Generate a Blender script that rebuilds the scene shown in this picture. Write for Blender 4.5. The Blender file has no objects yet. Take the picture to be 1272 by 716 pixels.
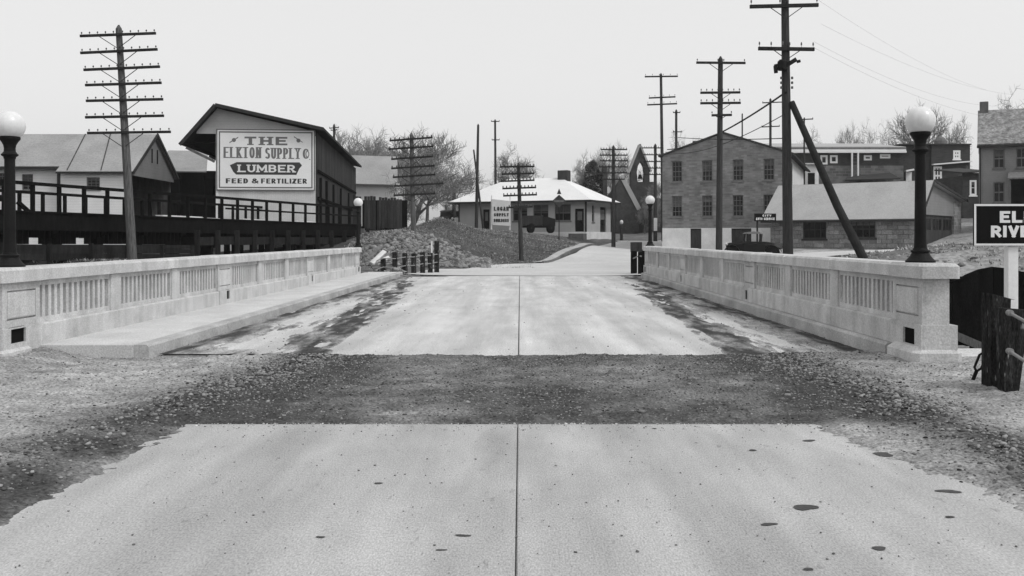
import bpy, math, random
import numpy as np
from mathutils import Vector, Matrix
R = math.radians
rnd = random.Random(7)
SC = bpy.context.scene
COL = SC.collection

# ------------------------------------------------------------------ camera, sky, sun, exposure
F = 1200.0                     # focal length in photograph pixels (1272 wide)
CX, CY, EYE = 646.0, 296.0, 1.5
cam = bpy.data.cameras.new('camera')
cam.sensor_width = 36.0
cam.lens = 36.0 * F / 1272.0
cam.shift_x = (636.0 - CX) / 1272.0
cam.shift_y = -(358.0 - CY) / 1272.0
cam.clip_start = 0.1
cam.clip_end = 5000
camo = bpy.data.objects.new('camera', cam)
COL.objects.link(camo)
camo.location = (0, 0, EYE)
camo.rotation_euler = (R(90), 0, 0)
SC.camera = camo

SUN_EL, SUN_AZ = R(50), R(120)           # azimuth clockwise from +Y: high, to the right of the camera
w = bpy.data.worlds.new('World')
SC.world = w
w.use_nodes = True
nt = w.node_tree
nt.nodes.clear()
sky = nt.nodes.new('ShaderNodeTexSky')
sky.sky_type = 'NISHITA'
sky.sun_disc = False
sky.sun_elevation = SUN_EL
sky.sun_rotation = SUN_AZ
sky.air_density = 1.0
sky.dust_density = 6.0
sky.ozone_density = 1.0
bw = nt.nodes.new('ShaderNodeRGBToBW')   # black-and-white film: the sky carries no colour
pw = nt.nodes.new('ShaderNodeMath'); pw.operation = 'POWER'; pw.inputs[1].default_value = 0.22   # thin even overcast
ml = nt.nodes.new('ShaderNodeMath'); ml.operation = 'MULTIPLY'; ml.inputs[1].default_value = 5.78
bg = nt.nodes.new('ShaderNodeBackground')
bg.inputs['Strength'].default_value = 0.12
out = nt.nodes.new('ShaderNodeOutputWorld')
nt.links.new(sky.outputs[0], bw.inputs[0])
nt.links.new(bw.outputs[0], pw.inputs[0])
nt.links.new(pw.outputs[0], ml.inputs[0])
nt.links.new(ml.outputs[0], bg.inputs['Color'])
nt.links.new(bg.outputs[0], out.inputs['Surface'])

sun = bpy.data.lights.new('sun', 'SUN')
sun.energy = 1.45
sun.angle = R(14)
sun.color = (1, 1, 1)
suno = bpy.data.objects.new('sun', sun)
COL.objects.link(suno)
sd = Vector((math.sin(SUN_AZ) * math.cos(SUN_EL), math.cos(SUN_AZ) * math.cos(SUN_EL), math.sin(SUN_EL)))
suno.rotation_euler = sd.to_track_quat('Z', 'Y').to_euler()
suno.location = sd * 60

SC.view_settings.view_transform = 'Standard'
SC.view_settings.look = 'None'
SC.view_settings.gamma = 1.0
SC.view_settings.exposure = 0.0
SC.render.engine = 'CYCLES'
SC.cycles.max_bounces = 5

# ------------------------------------------------------------------ helpers
def at(px, py, d):
    return Vector(((px - CX) * d / F, d, EYE + (CY - py) * d / F))
def xa(px, d): return (px - CX) * d / F
def za(py, d): return EYE + (CY - py) * d / F

MATS = {}
def mat(name, g, var=0.18, scale=1.2, fine=40.0, finevar=0.12, bump=0.25, bumpscale=None, rough=0.85, spec=0.3,
        stretch=(1, 1, 1), stripes=None, island=0.0, attr=None, speck=None, blotch=None, streak=None):
    """Grey procedural material: broad blotches, fine grain, optional board stripes, per-piece variation, specks."""
    if name in MATS: return MATS[name]
    m = bpy.data.materials.new(name); m.use_nodes = True
    N, L = m.node_tree.nodes, m.node_tree.links
    b = N['Principled BSDF']
    b.inputs['Roughness'].default_value = rough
    b.inputs['Specular IOR Level'].default_value = spec
    geo = N.new('ShaderNodeNewGeometry')
    mp = N.new('ShaderNodeMapping'); mp.inputs['Scale'].default_value = stretch
    L.new(geo.outputs['Position'], mp.inputs['Vector'])
    def noise(s, detail, src=mp, ro=0.6):
        n = N.new('ShaderNodeTexNoise'); n.inputs['Scale'].default_value = s
        n.inputs['Detail'].default_value = detail; n.inputs['Roughness'].default_value = ro
        L.new(src.outputs[0], n.inputs['Vector']); return n
    def mr(src, a, bb, lo=0.3, hi=0.7):
        r = N.new('ShaderNodeMapRange'); r.inputs[1].default_value = lo; r.inputs[2].default_value = hi
        r.inputs[3].default_value = a; r.inputs[4].default_value = bb
        L.new(src, r.inputs[0]); return r.outputs[0]
    def mul(a, c):
        x = N.new('ShaderNodeMath'); x.operation = 'MULTIPLY'; L.new(a, x.inputs[0])
        if isinstance(c, float): x.inputs[1].default_value = c
        else: L.new(c, x.inputs[1])
        return x.outputs[0]
    n1, n2 = noise(scale, 5), noise(fine, 3)
    v = mul(mr(n1.outputs[0], 1 - var, 1 + var), mr(n2.outputs[0], 1 - finevar, 1 + finevar))
    if blotch:
        nb = noise(blotch[0], 4); v = mul(v, mr(nb.outputs[0], 1.0, blotch[1], 0.52, 0.66))
    if streak:                      # long soft wear marks: (mapping scale, lo, hi)
        ms = N.new('ShaderNodeMapping'); ms.inputs['Scale'].default_value = streak[0]; L.new(geo.outputs['Position'], ms.inputs['Vector'])
        nk = noise(1.0, 5, ms, 0.62); v = mul(v, mr(nk.outputs[0], streak[1], streak[2], 0.36, 0.64))
    if speck:
        ns = noise(speck[0], 2); v = mul(v, mr(ns.outputs[0], 1.0, speck[1], 0.66, 0.72))
    if island:
        v = mul(v, mr(geo.outputs['Random Per Island'], 1 - island, 1 + island, 0, 1))
        oi = N.new('ShaderNodeObjectInfo')
        v = mul(v, mr(oi.outputs['Random'], 1 - island * 0.6, 1 + island * 0.6, 0, 1))
    if attr:
        a = N.new('ShaderNodeAttribute'); a.attribute_name = attr[0]
        v = mul(v, mr(a.outputs['Fac'], attr[1], attr[2], 0, 1))
    hgt = n2.outputs[0] if bumpscale is None else noise(bumpscale, 4).outputs[0]
    dist = 0.01
    if stripes:                     # (axis, period, groove darkness)
        sp = N.new('ShaderNodeSeparateXYZ'); L.new(geo.outputs['Position'], sp.inputs[0])
        if stripes[0] == 'XY':
            ad = N.new('ShaderNodeMath'); ad.operation = 'ADD'
            L.new(sp.outputs['X'], ad.inputs[0]); L.new(sp.outputs['Y'], ad.inputs[1]); so = ad.outputs[0]
        else: so = sp.outputs[stripes[0]]
        fr = N.new('ShaderNodeMath'); fr.operation = 'FRACT'; L.new(mul(so, 1.0 / stripes[1]), fr.inputs[0])
        v = mul(v, mr(fr.outputs[0], stripes[2], 1.0, 0.0, 0.18))
        hgt = fr.outputs[0]
    v = mul(v, float(g))
    cc = N.new('ShaderNodeCombineColor')
    for i in range(3): L.new(v, cc.inputs[i])
    L.new(cc.outputs[0], b.inputs['Base Color'])
    bp = N.new('ShaderNodeBump'); bp.inputs['Strength'].default_value = bump; bp.inputs['Distance'].default_value = dist
    L.new(hgt, bp.inputs['Height']); L.new(bp.outputs[0], b.inputs['Normal'])
    MATS[name] = m
    return m

def brickmat(name, g, mortar, bw_, bh, axis='XZ', var=0.25, bump=0.4, white=None):
    """Masonry too far off to show single bricks; laid in the wall's own horizontal/vertical directions."""
    m = bpy.data.materials.new(name); m.use_nodes = True
    N, L = m.node_tree.nodes, m.node_tree.links
    b = N['Principled BSDF']; b.inputs['Roughness'].default_value = 0.9
    tc = N.new('ShaderNodeTexCoord')
    sp = N.new('ShaderNodeSeparateXYZ'); L.new(tc.outputs['Object'], sp.inputs[0])
    ad = N.new('ShaderNodeMath'); ad.operation = 'ADD'; L.new(sp.outputs[0], ad.inputs[0]); L.new(sp.outputs[1], ad.inputs[1])
    cb = N.new('ShaderNodeCombineXYZ'); L.new(ad.outputs[0], cb.inputs[0]); L.new(sp.outputs[2], cb.inputs[1])
    br = N.new('ShaderNodeTexBrick')
    br.inputs['Color1'].default_value = (g * (1 - var),) * 3 + (1,)
    br.inputs['Color2'].default_value = (g * (1 + var),) * 3 + (1,)
    br.inputs['Mortar'].default_value = (mortar,) * 3 + (1,)
    br.inputs['Scale'].default_value = 1.0
    br.inputs['Brick Width'].default_value = bw_; br.inputs['Row Height'].default_value = bh
    br.inputs['Mortar Size'].default_value = bh * 0.09
    L.new(cb.outputs[0], br.inputs['Vector'])
    n = N.new('ShaderNodeTexNoise'); n.inputs['Scale'].default_value = 1.3; n.inputs['Detail'].default_value = 6
    L.new(tc.outputs['Object'], n.inputs['Vector'])
    mr = N.new('ShaderNodeMapRange'); mr.inputs[1].default_value = 0.3; mr.inputs[2].default_value = 0.7
    mr.inputs[3].default_value = 0.72; mr.inputs[4].default_value = 1.25; L.new(n.outputs[0], mr.inputs[0])
    mx = N.new('ShaderNodeMix'); mx.data_type = 'RGBA'; mx.blend_type = 'MULTIPLY'; mx.inputs[0].default_value = 1
    L.new(br.outputs['Color'], mx.inputs[6]); L.new(mr.outputs[0], mx.inputs[7])
    L.new(mx.outputs[2], b.inputs['Base Color'])
    bp = N.new('ShaderNodeBump'); bp.inputs['Strength'].default_value = bump; bp.inputs['Distance'].default_value = 0.02
    iv = N.new('ShaderNodeMath'); iv.operation = 'SUBTRACT'; iv.inputs[0].default_value = 1; L.new(br.outputs['Fac'], iv.inputs[1])
    L.new(iv.outputs[0], bp.inputs['Height']); L.new(bp.outputs[0], b.inputs['Normal'])
    MATS[name] = m
    return m

M_ROAD = mat('road_concrete', 0.395, 0.12, 1.6, 85, 0.30, 0.14, rough=0.95, spec=0.10, speck=(11, 0.78), blotch=(0.5, 0.90), stretch=(1.3, 0.5, 1), streak=((1.5, .16, 1), .80, 1.10))
M_DECK = mat('deck_concrete', 0.50, 0.12, 1.4, 50, 0.26, 0.12, rough=0.95, spec=0.10, speck=(8, 0.82), stretch=(1.2, 0.4, 1), blotch=(0.5, 0.9), streak=((1.6, .10, 1), .80, 1.12))
M_PARA = mat('parapet_concrete', 0.51, 0.12, 1.8, 50, 0.20, 0.5, rough=0.92, spec=0.12, speck=(26, 0.85), blotch=(2.2, 0.85), island=0.06, streak=((3.5, 3.5, .5), .86, 1.07))
M_KERB = mat('kerb_concrete', 0.42, 0.15, 1.6, 40, 0.25, 0.5, rough=0.95, spec=0.1, speck=(20, 0.8), island=.05, streak=((2.5, 1.2, 2), .78, 1.06))
M_WALK = mat('sidewalk_concrete', 0.52, 0.12, 1.5, 50, 0.25, 0.3, rough=0.92, spec=0.2, speck=(20, 0.8))
M_FARROAD = mat('worn_road', 0.47, 0.10, 0.3, 6, 0.1, 0.2, rough=0.95, spec=0.1)
M_DIRT = mat('dirt', 0.30, 0.28, 3.2, 38, 0.55, 1.0, rough=1.0, spec=0.05, attr=('pale', 0.16, 1.2), bumpscale=45)
M_PEB = mat('gravel_stone', 0.255, 0.1, 2, 30, 0.15, 0.2, rough=0.95, spec=0.05, island=0.85)
M_TAR = mat('tar', 0.075, 0.2, 3, 40, 0.2, 0.2, rough=0.9, spec=0.05)
M_HOLE_SHADE = mat('painted_hollow_shade', 0.012, 0.1, 3, 20, 0.1, 0.0, rough=1.0, spec=0.0)  # flat near-black standing in for the shade inside openings
M_IRON = mat('black_iron', 0.012, 0.2, 4, 40, 0.2, 0.12, rough=0.6, spec=0.10)
M_GLOBE = mat('opal_glass', 0.70, 0.05, 9, 30, 0.03, 0.0, rough=0.25, spec=0.3, streak=((14, 14, 2), .94, 1.03))
M_POLE = mat('weathered_pole', 0.048, 0.3, 3, 40, 0.3, 0.4, stretch=(6, 6, 0.7), rough=0.95, spec=0.1)
M_POLEL = mat('pale_pole', 0.10, 0.5, 3, 40, 0.35, 0.4, stretch=(6, 6, 0.7), rough=0.95, spec=0.1)
M_ARM = mat('crossarm_wood', 0.028, 0.3, 3, 40, 0.3, 0.3, rough=0.95, spec=0.1)
M_PIN = mat('glass_insulator', 0.06, 0.2, 8, 30, 0.1, 0.0, rough=0.2, spec=0.6)
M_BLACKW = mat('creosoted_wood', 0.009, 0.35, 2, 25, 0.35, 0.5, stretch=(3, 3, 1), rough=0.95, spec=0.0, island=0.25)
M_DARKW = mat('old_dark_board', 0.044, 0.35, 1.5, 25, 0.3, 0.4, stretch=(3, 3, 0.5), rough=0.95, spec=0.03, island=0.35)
M_TPOST = mat('tarred_post', 0.024, 0.7, 5, 30, 0.8, 0.8, stretch=(4, 4, 0.8), rough=0.95, spec=0.03, speck=(6, 7.0), blotch=(3, 2.2))
M_TRW = mat('sooty_board', 0.022, 0.35, 2, 25, 0.3, 0.4, stretch=(3, 3, 0.6), rough=0.95, spec=0.0, island=0.3)
M_GREYW = mat('old_grey_board', 0.13, 0.3, 2, 25, 0.3, 0.4, stretch=(3, 3, 0.6), rough=0.95, spec=0.1, island=0.25)
M_CLAP = mat('white_clapboard', 0.76, 0.08, 0.8, 20, 0.08, 0.4, stripes=('Z', 0.16, 0.78), rough=0.8)
M_SHEDF = mat('pale_siding', 0.60, 0.12, 0.9, 20, 0.1, 0.4, stripes=('X', 0.14, 0.85), rough=0.85)
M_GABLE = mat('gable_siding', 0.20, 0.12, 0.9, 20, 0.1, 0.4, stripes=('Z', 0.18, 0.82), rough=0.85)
M_ROOFG = mat('grey_shingle', 0.29, 0.14, 0.5, 9, 0.14, 0.5, rough=0.95, spec=0.1, stripes=('Z', 0.12, 0.86), island=0.05)
M_ROOFL = mat('light_roofing', 0.37, 0.1, 0.6, 10, 0.12, 0.3, rough=0.95, spec=0.1)
M_ROOFD = mat('dark_roof_edge', 0.03, 0.2, 1, 20, 0.2, 0.2, rough=0.9)
M_ROOFW = mat('white_roof', 0.72, 0.05, 0.4, 8, 0.04, 0.3, rough=0.8, stripes=('XY', 0.9, 0.95))
M_ROOFS = mat('mottled_shingle', 0.22, 0.5, 2.6, 7, 0.4, 0.5, rough=0.95, spec=0.1, stripes=('Z', 0.14, 0.8))
M_STUCCO = mat('grey_stucco', 0.43, 0.08, 0.8, 20, 0.06, 0.2, rough=0.9)
M_WHITE = mat('white_paint', 0.74, 0.06, 1.2, 25, 0.05, 0.15, rough=0.6)
M_WHITEW = mat('whitewash', 0.72, 0.14, 0.9, 14, 0.08, 0.25, rough=0.9)
M_SIGNW = mat('sign_white', 0.82, 0.05, 1.0, 20, 0.04, 0.1, rough=0.7)
M_SIGNB = mat('sign_black', 0.010, 0.1, 2, 20, 0.1, 0.05, rough=0.7, spec=0.04)
M_LGREY = mat('sign_grey_paint', 0.16, 0.1, 3, 20, 0.1, 0.0, rough=0.7)
M_LDARK = mat('sign_dark_paint', 0.045, 0.1, 3, 20, 0.1, 0.0, rough=0.7)
M_GLASS = mat('window_glass', 0.012, 0.6, 1.2, 5, 0.3, 0.0, rough=0.1, spec=0.25)
M_BLIND = mat('window_blind', 0.075, .4, 2, 12, .3, 0.0, rough=.4, spec=.3, island=.3)
M_SASH = mat('dull_sash', 0.15, 0.2, 2, 20, 0.1, 0.1, rough=0.8)
M_CAR = mat('black_car_paint', 0.012, 0.1, 2, 20, 0.1, 0.0, rough=0.4, spec=0.15)
M_CANVAS = mat('car_canvas', 0.20, 0.15, 3, 40, 0.15, 0.2, rough=0.95)
M_TYRE = mat('tyre_rubber', 0.015, 0.1, 4, 40, 0.1, 0.1, rough=0.9, spec=0.05)
M_CHROME = mat('nickel', 0.5, 0.05, 4, 40, 0.05, 0.0, rough=0.25, spec=0.8)
M_BARK = mat('bark', 0.13, 0.3, 3, 20, 0.25, 0.4, rough=1.0, spec=0.05)
M_TWIG = mat('twig', 0.23, 0.2, 2, 10, 0.1, 0.0, rough=1.0, spec=0.0)
M_LEAF = mat('evergreen_needle', 0.085, 0.4, 1, 5, 0.3, 0.0, rough=1.0, spec=0.05, island=0.5)
M_TERR = mat('rough_ground', 0.34, 0.22, 0.55, 5, 0.4, 0.9, rough=1.0, spec=0.03, attr=('pale', 0.10, 1.1), bumpscale=3.5, blotch=(0.9, 0.7))
M_RIP = mat('field_stone', 0.21, 0.2, 2, 20, 0.2, 0.3, rough=0.95, spec=0.1, island=0.6)
M_STONE = mat('dark_church_stone', 0.055, 0.3, 1.5, 8, 0.3, 0.5, rough=1.0, spec=0.05)
M_WIRE = mat('steel_cable', 0.22, 0.1, 3, 40, 0.1, 0.0, rough=0.6)
M_BRICK = brickmat('painted_brick', 0.18, 0.19, 0.42, 0.14)
M_BRICKD = brickmat('dark_brick', 0.03, 0.035, 0.42, 0.14)
M_BRICKM = brickmat('stone_wall_far', 0.10, 0.14, 0.7, 0.3, var=0.4)
M_BLK1 = mat('rockface_single_block', 0.20, 0.2, 1.5, 12, 0.3, 0.9, rough=1.0, spec=0.03, island=0.35)
M_BLOCK = brickmat('rockface_block', 0.19, 0.27, 0.62, 0.26, var=0.3, bump=0.8)
wm = bpy.data.materials.new('river_water'); wm.use_nodes = True
_b = wm.node_tree.nodes['Principled BSDF']; _b.inputs['Base Color'].default_value = (.05, .05, .05, 1); _b.inputs['Roughness'].default_value = .06
_n = wm.node_tree.nodes.new('ShaderNodeTexNoise'); _n.inputs['Scale'].default_value = 2.5
_p = wm.node_tree.nodes.new('ShaderNodeBump'); _p.inputs['Strength'].default_value = .12
wm.node_tree.links.new(_n.outputs[0], _p.inputs['Height']); wm.node_tree.links.new(_p.outputs[0], _b.inputs['Normal'])

class MB:
    def __init__(s): s.v = []; s.f = []; s.smooth = False
    def poly(s, pts):
        b = len(s.v); s.v += [tuple(p) for p in pts]; s.f.append(tuple(range(b, b + len(pts)))); return s
    def box(s, x0, x1, y0, y1, z0, z1, ch=0.0):
        b = len(s.v)
        if ch <= 0:
            s.v += [(x, y, z) for z in (z0, z1) for (x, y) in ((x0, y0), (x1, y0), (x1, y1), (x0, y1))]
            s.f += [tuple(b + i for i in q) for q in ((3, 2, 1, 0), (4, 5, 6, 7), (0, 1, 5, 4), (1, 2, 6, 5), (2, 3, 7, 6), (3, 0, 4, 7))]
        else:
            rings = ((z0, 0), (z1 - ch, 0), (z1, ch))
            for z, i in rings:
                c = ch
                xs = (x0 + i, x1 - i); ys = (y0 + i, y1 - i)
                s.v += [(xs[0] + c, ys[0], z), (xs[1] - c, ys[0], z), (xs[1], ys[0] + c, z), (xs[1], ys[1] - c, z),
                        (xs[1] - c, ys[1], z), (xs[0] + c, ys[1], z), (xs[0], ys[1] - c, z), (xs[0], ys[0] + c, z)]
            for k in range(2):
                for i in range(8):
                    j = (i + 1) % 8
                    s.f.append((b + 8 * k + i, b + 8 * k + j, b + 8 * k + 8 + j, b + 8 * k + 8 + i))
            s.f.append(tuple(b + 16 + i for i in range(8))); s.f.append(tuple(b + 7 - i for i in range(8)))
        return s
    def beam(s, p, q, w_, h_, up=(0, 0, 1)):
        p, q = Vector(p), Vector(q); d = (q - p).normalized(); up = Vector(up)
        if abs(d.dot(up)) > 0.98: up = Vector((0, 1, 0))
        a = d.cross(up).normalized() * (w_ / 2); c = a.cross(d).normalized() * (h_ / 2)
        b = len(s.v)
        for o in (p, q): s.v += [tuple(o - a - c), tuple(o + a - c), tuple(o + a + c), tuple(o - a + c)]
        s.f += [tuple(b + i for i in t) for t in ((3, 2, 1, 0), (4, 5, 6, 7), (0, 1, 5, 4), (1, 2, 6, 5), (2, 3, 7, 6), (3, 0, 4, 7))]
        return s
    def tube(s, pts, rs, n=8, cap=True):
        pts = [Vector(p) for p in pts]
        if not isinstance(rs, (list, tuple)): rs = [rs] * len(pts)
        b = len(s.v)
        for i, p in enumerate(pts):
            d = (pts[min(i + 1, len(pts) - 1)] - pts[max(i - 1, 0)]).normalized()
            a = d.cross(Vector((0.31, 0.95, 0.05)) if abs(d.y) < 0.9 else Vector((1, 0, 0))).normalized(); c = d.cross(a)
            for k in range(n):
                t = 2 * math.pi * k / n
                s.v.append(tuple(p + (a * math.cos(t) + c * math.sin(t)) * rs[i]))
        for i in range(len(pts) - 1):
            for k in range(n):
                j = (k + 1) % n
                s.f.append((b + i * n + k, b + i * n + j, b + i * n + n + j, b + i * n + n + k))
        if cap:
            s.f.append(tuple(b + n - 1 - k for k in range(n))); e = b + (len(pts) - 1) * n; s.f.append(tuple(e + k for k in range(n)))
        return s
    def lathe(s, prof, n=24, c=(0, 0, 0), axis='z'):
        b = len(s.v)
        for r, z in prof:
            for k in range(n):
                t = 2 * math.pi * k / n; u, v_ = r * math.cos(t), r * math.sin(t)
                s.v.append((c[0] + u, c[1] + v_, c[2] + z) if axis == 'z' else (c[0] + u, c[1] + z, c[2] + v_) if axis == 'y' else (c[0] + z, c[1] + u, c[2] + v_))
        for i in range(len(prof) - 1):
            for k in range(n):
                j = (k + 1) % n; s.f.append((b + i * n + k, b + i * n + j, b + i * n + n + j, b + i * n + n + k))
        s.f.append(tuple(b + n - 1 - k for k in range(n))); e = b + (len(prof) - 1) * n; s.f.append(tuple(e + k for k in range(n)))
        return s
    def prism(s, poly, y0, y1):          # polygon in x,z extruded along y
        b = len(s.v); n = len(poly)
        s.v += [(x, y0, z) for x, z in poly] + [(x, y1, z) for x, z in poly]
        s.f.append(tuple(b + i for i in range(n))); s.f.append(tuple(b + n + n - 1 - i for i in range(n)))
        for i in range(n):
            j = (i + 1) % n; s.f.append((b + j, b + i, b + n + i, b + n + j))
        return s
    def prismx(s, poly, x0, x1):         # polygon in y,z extruded along x
        b = len(s.v); n = len(poly)
        s.v += [(x0, y, z) for y, z in poly] + [(x1, y, z) for y, z in poly]
        s.f.append(tuple(b + n - 1 - i for i in range(n))); s.f.append(tuple(b + n + i for i in range(n)))
        for i in range(n):
            j = (i + 1) % n; s.f.append((b + i, b + j, b + n + j, b + n + i))
        return s
    def slab(s, pts, t):                 # flat roof sheet: quad lifted by t along its normal
        p = [Vector(q) for q in pts]; n = (p[1] - p[0]).cross(p[2] - p[0]).normalized()
        if n.z < 0: p.reverse(); n = -n
        b = len(s.v); k = len(p)
        s.v += [tuple(q) for q in p] + [tuple(q + n * t) for q in p]
        s.f.append(tuple(b + k - 1 - i for i in range(k))); s.f.append(tuple(b + k + i for i in range(k)))
        for i in range(k):
            j = (i + 1) % k; s.f.append((b + i, b + j, b + k + j, b + k + i))
        return s
    def mesh(s, name, m, off=(0, 0, 0)):
        me = bpy.data.meshes.new(name)
        me.from_pydata([(x - off[0], y - off[1], z - off[2]) for x, y, z in s.v] if any(off) else s.v, [], s.f)
        me.materials.append(m); me.validate(); me.update()
        if s.smooth: me.polygons.foreach_set('use_smooth', [True] * len(me.polygons)); 
        return me
    def build(s, name, m, parent=None, world=False, bevel=0):
        off = (0, 0, 0)
        if world and parent is not None: off = tuple(base(parent))
        o = bpy.data.objects.new(name, s.mesh(name, m, off)); COL.objects.link(o)
        if parent is not None: o.parent = parent
        if bevel:
            bv = o.modifiers.new('edge', 'BEVEL'); bv.width = bevel; bv.segments = 2; bv.limit_method = 'ANGLE'
        return o
def base(o):
    while o.parent is not None: o = o.parent
    return o.location
def tag(o, label=None, cat=None, group=None, kind=None):
    if label: o['label'] = label
    if cat: o['category'] = cat
    if group: o['group'] = group
    if kind: o['kind'] = kind
    return o
def thing(name, label, cat, loc=(0, 0, 0), rz=0.0, group=None):
    o = bpy.data.objects.new(name, None); o.empty_display_size = 0.2; COL.objects.link(o)
    o.location = loc; o.rotation_euler = (0, 0, rz)
    return tag(o, label, cat, group)
def put(me, name, parent, loc=(0, 0, 0), rz=0.0, scale=None):
    o = bpy.data.objects.new(name, me); COL.objects.link(o); o.parent = parent; o.location = loc; o.rotation_euler = (0, 0, rz)
    if scale: o.scale = scale
    return o
def copy_tree(o, parent=None):
    c = o.copy(); COL.objects.link(c); c.parent = parent
    for ch in list(o.children): copy_tree(ch, c)
    return c
def npmesh(name, V, Fq, m, smooth=True, attr=None):
    me = bpy.data.meshes.new(name)
    V = np.asarray(V, np.float32); Fq = np.asarray(Fq, np.int32); k = Fq.shape[1]
    me.vertices.add(len(V)); me.vertices.foreach_set('co', V.ravel())
    me.loops.add(Fq.size); me.loops.foreach_set('vertex_index', Fq.ravel())
    me.polygons.add(len(Fq)); me.polygons.foreach_set('loop_start', np.arange(0, Fq.size, k, dtype=np.int32))
    try: me.polygons.foreach_set('loop_total', np.full(len(Fq), k, np.int32))
    except Exception: pass
    if smooth: me.polygons.foreach_set('use_smooth', np.ones(len(Fq), bool))
    if attr is not None:
        a = me.attributes.new(attr[0], 'FLOAT', 'POINT'); a.data.foreach_set('value', np.asarray(attr[1], np.float32).ravel())
    me.materials.append(m); me.update(); me.validate()
    return me
def gridfaces(nx, ny):
    i = np.arange(nx - 1)[None, :] + nx * np.arange(ny - 1)[:, None]
    return np.stack([i, i + 1, i + nx + 1, i + nx], -1).reshape(-1, 4)
_rs = np.random.RandomState(3); _tab = _rs.rand(256, 256)
def vnoise(x, y):
    xi, yi = np.floor(x).astype(int), np.floor(y).astype(int); fx, fy = x - xi, y - yi
    fx, fy = fx * fx * (3 - 2 * fx), fy * fy * (3 - 2 * fy)
    t = lambda a, b: _tab[a & 255, b & 255]
    return (t(xi, yi) * (1 - fx) + t(xi + 1, yi) * fx) * (1 - fy) + (t(xi, yi + 1) * (1 - fx) + t(xi + 1, yi + 1) * fx) * fy
def fbm(x, y, o=4):
    s = 0; a = 1; n = 0
    for k in range(o): s = s + a * vnoise(x * 2 ** k + 17.3 * k, y * 2 ** k + 5.1 * k); n += a; a *= 0.55
    return s / n - 0.5
def sstep(a, b, x): t = np.clip((x - a) / (b - a), 0, 1); return t * t * (3 - 2 * t)

# ------------------------------------------------------------------ terrain
CP = [(-4.6, 40, 0), (0, 40, 0), (4.8, 40, 0), (-4, 46, .02), (0, 47, .02), (7, 46, .05), (-2, 51.5, .02), (1.6, 55, .08), (9.5, 55, .1), (6.6, 80, .83),
      (14, 80, .7), (8.2, 85, 1.07), (15, 86, .95), (12.2, 95, 1.2), (20, 100, 1.3), (6.9, 62, .3), (-0.05, 56.5, .1), (-1.3, 58, .8), (-1.6, 75, 2.06), (3.06, 68, 1.0),
      (3.7, 82, 1.5), (6.2, 86, 1.45), (-5.5, 64, 2.1), (-5.9, 56, 1.9), (-7.0, 54.5, 1.9), (-7.3, 60, 2.0), (-4.75, 75, 2.2), (-2.9, 75, 2.15), (.27, 80, 1.95), (3, 84, 1.62), (-9, 66, 2.0), (-6.6, 50, .05), (-4.4, 50.5, .05), (-2.6, 51.2, .05), (-5, 90, 2.3), (-10, 96, 2.4),
      (-10, 51, .2), (-9.5, 56, 1.2), (-15.6, 39, .6), (-18, 42, .6), (-12, 55, .6), (-24, 60, .6), (-35, 50, .6), (-18, 75, 1.0), (-30, 85, 1.2), (-8, 42, .3), (-10, 39, .5),
      (11.2, 76, .45), (20, 72.8, .55), (17.8, 67, .8), (25.5, 62, .85), (16, 64, .4), (14.5, 50, .7), (19, 52, .8), (10, 44, .4), (12.2, 40, .70), (17, 40, .78), (22, 42, .95), (13.6, 32, 1.05), (15.2, 35, 1.3), (12, 34, .6), (19, 34, 1.2), (13, 28, .3), (24, 28, .8), (0, 28, 0), (6, 28, 0), (-8, 30, .3), (-22, 30, .5),
      (33, 68, 2.0), (40, 90, 3.2), (30, 105, 3.0), (45, 110, 3.4), (27, 48, 1.4), (15, 130, 2.2), (0, 130, 2.4), (-30, 130, 2.0), (60, 60, 2.5), (60, 130, 4), (-60, 60, .8), (-60, 130, 1.8), (24, 36, 1.2)]
CPa = np.array(CP, float); _n = len(CPa)
def _k(r2): return 0.5 * r2 * np.log(r2 + 1e-9)
_d2 = ((CPa[:, None, :2] - CPa[None, :, :2]) ** 2).sum(-1)
_A = np.zeros((_n + 3, _n + 3)); _A[:_n, :_n] = _k(_d2) + np.eye(_n) * 2.0; _A[:_n, _n] = 1; _A[:_n, _n + 1:] = CPa[:, :2]; _A[_n:, :_n] = _A[:_n, _n:].T
_w = np.linalg.solve(_A, np.concatenate([CPa[:, 2], [0, 0, 0]]))
def hgt(x, y):
    x = np.asarray(x, float); y = np.asarray(y, float)
    xc = np.clip(x, -70, 70); yc = np.clip(y, 26, 140)
    s = _w[_n] + _w[_n + 1] * xc + _w[_n + 2] * yc
    for i in range(_n): s = s + _w[i] * _k((xc - CPa[i, 0]) ** 2 + (yc - CPa[i, 1]) ** 2)
    s = np.clip(s, -.3, 5)
    near = sstep(26, 12, y)
    s = s * (1 - near) + near * -0.06
    s = s + .72 * np.exp(-(((x + 5.3) / 1.5) ** 2 + ((y - 65) / 2.5) ** 2)) + .22 * np.exp(-(((x + 3.4) / 1.2) ** 2 + ((y - 66) / 3) ** 2))
    far = np.maximum(sstep(140, 260, y), sstep(75, 200, np.abs(x)))
    s = s * (1 - far) + 2.2 * far
    return s
def channel(x, y):
    e1 = 37.6 - 8 * sstep(7, 11, x)
    return sstep(11.6, 14.6, y) * (1 - sstep(e1 - 4, e1, y))
def ground(x, y):
    h = hgt(x, y); m = channel(x, y)
    rough = 0.10 * fbm(x * .9, y * .9, 4) * sstep(36, 42, y) + (0.22 * fbm(x * .5, y * .5, 4) + .35 * fbm(x * 1.4, y * 1.4, 4)) * sstep(8, 12, x) * sstep(40, 38, y) * sstep(20, 26, y)
    return h * (1 - m) - 3.2 * m + rough * (1 - m)
def g1(x, y): return float(ground(np.array([x]), np.array([y]))[0])
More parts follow.
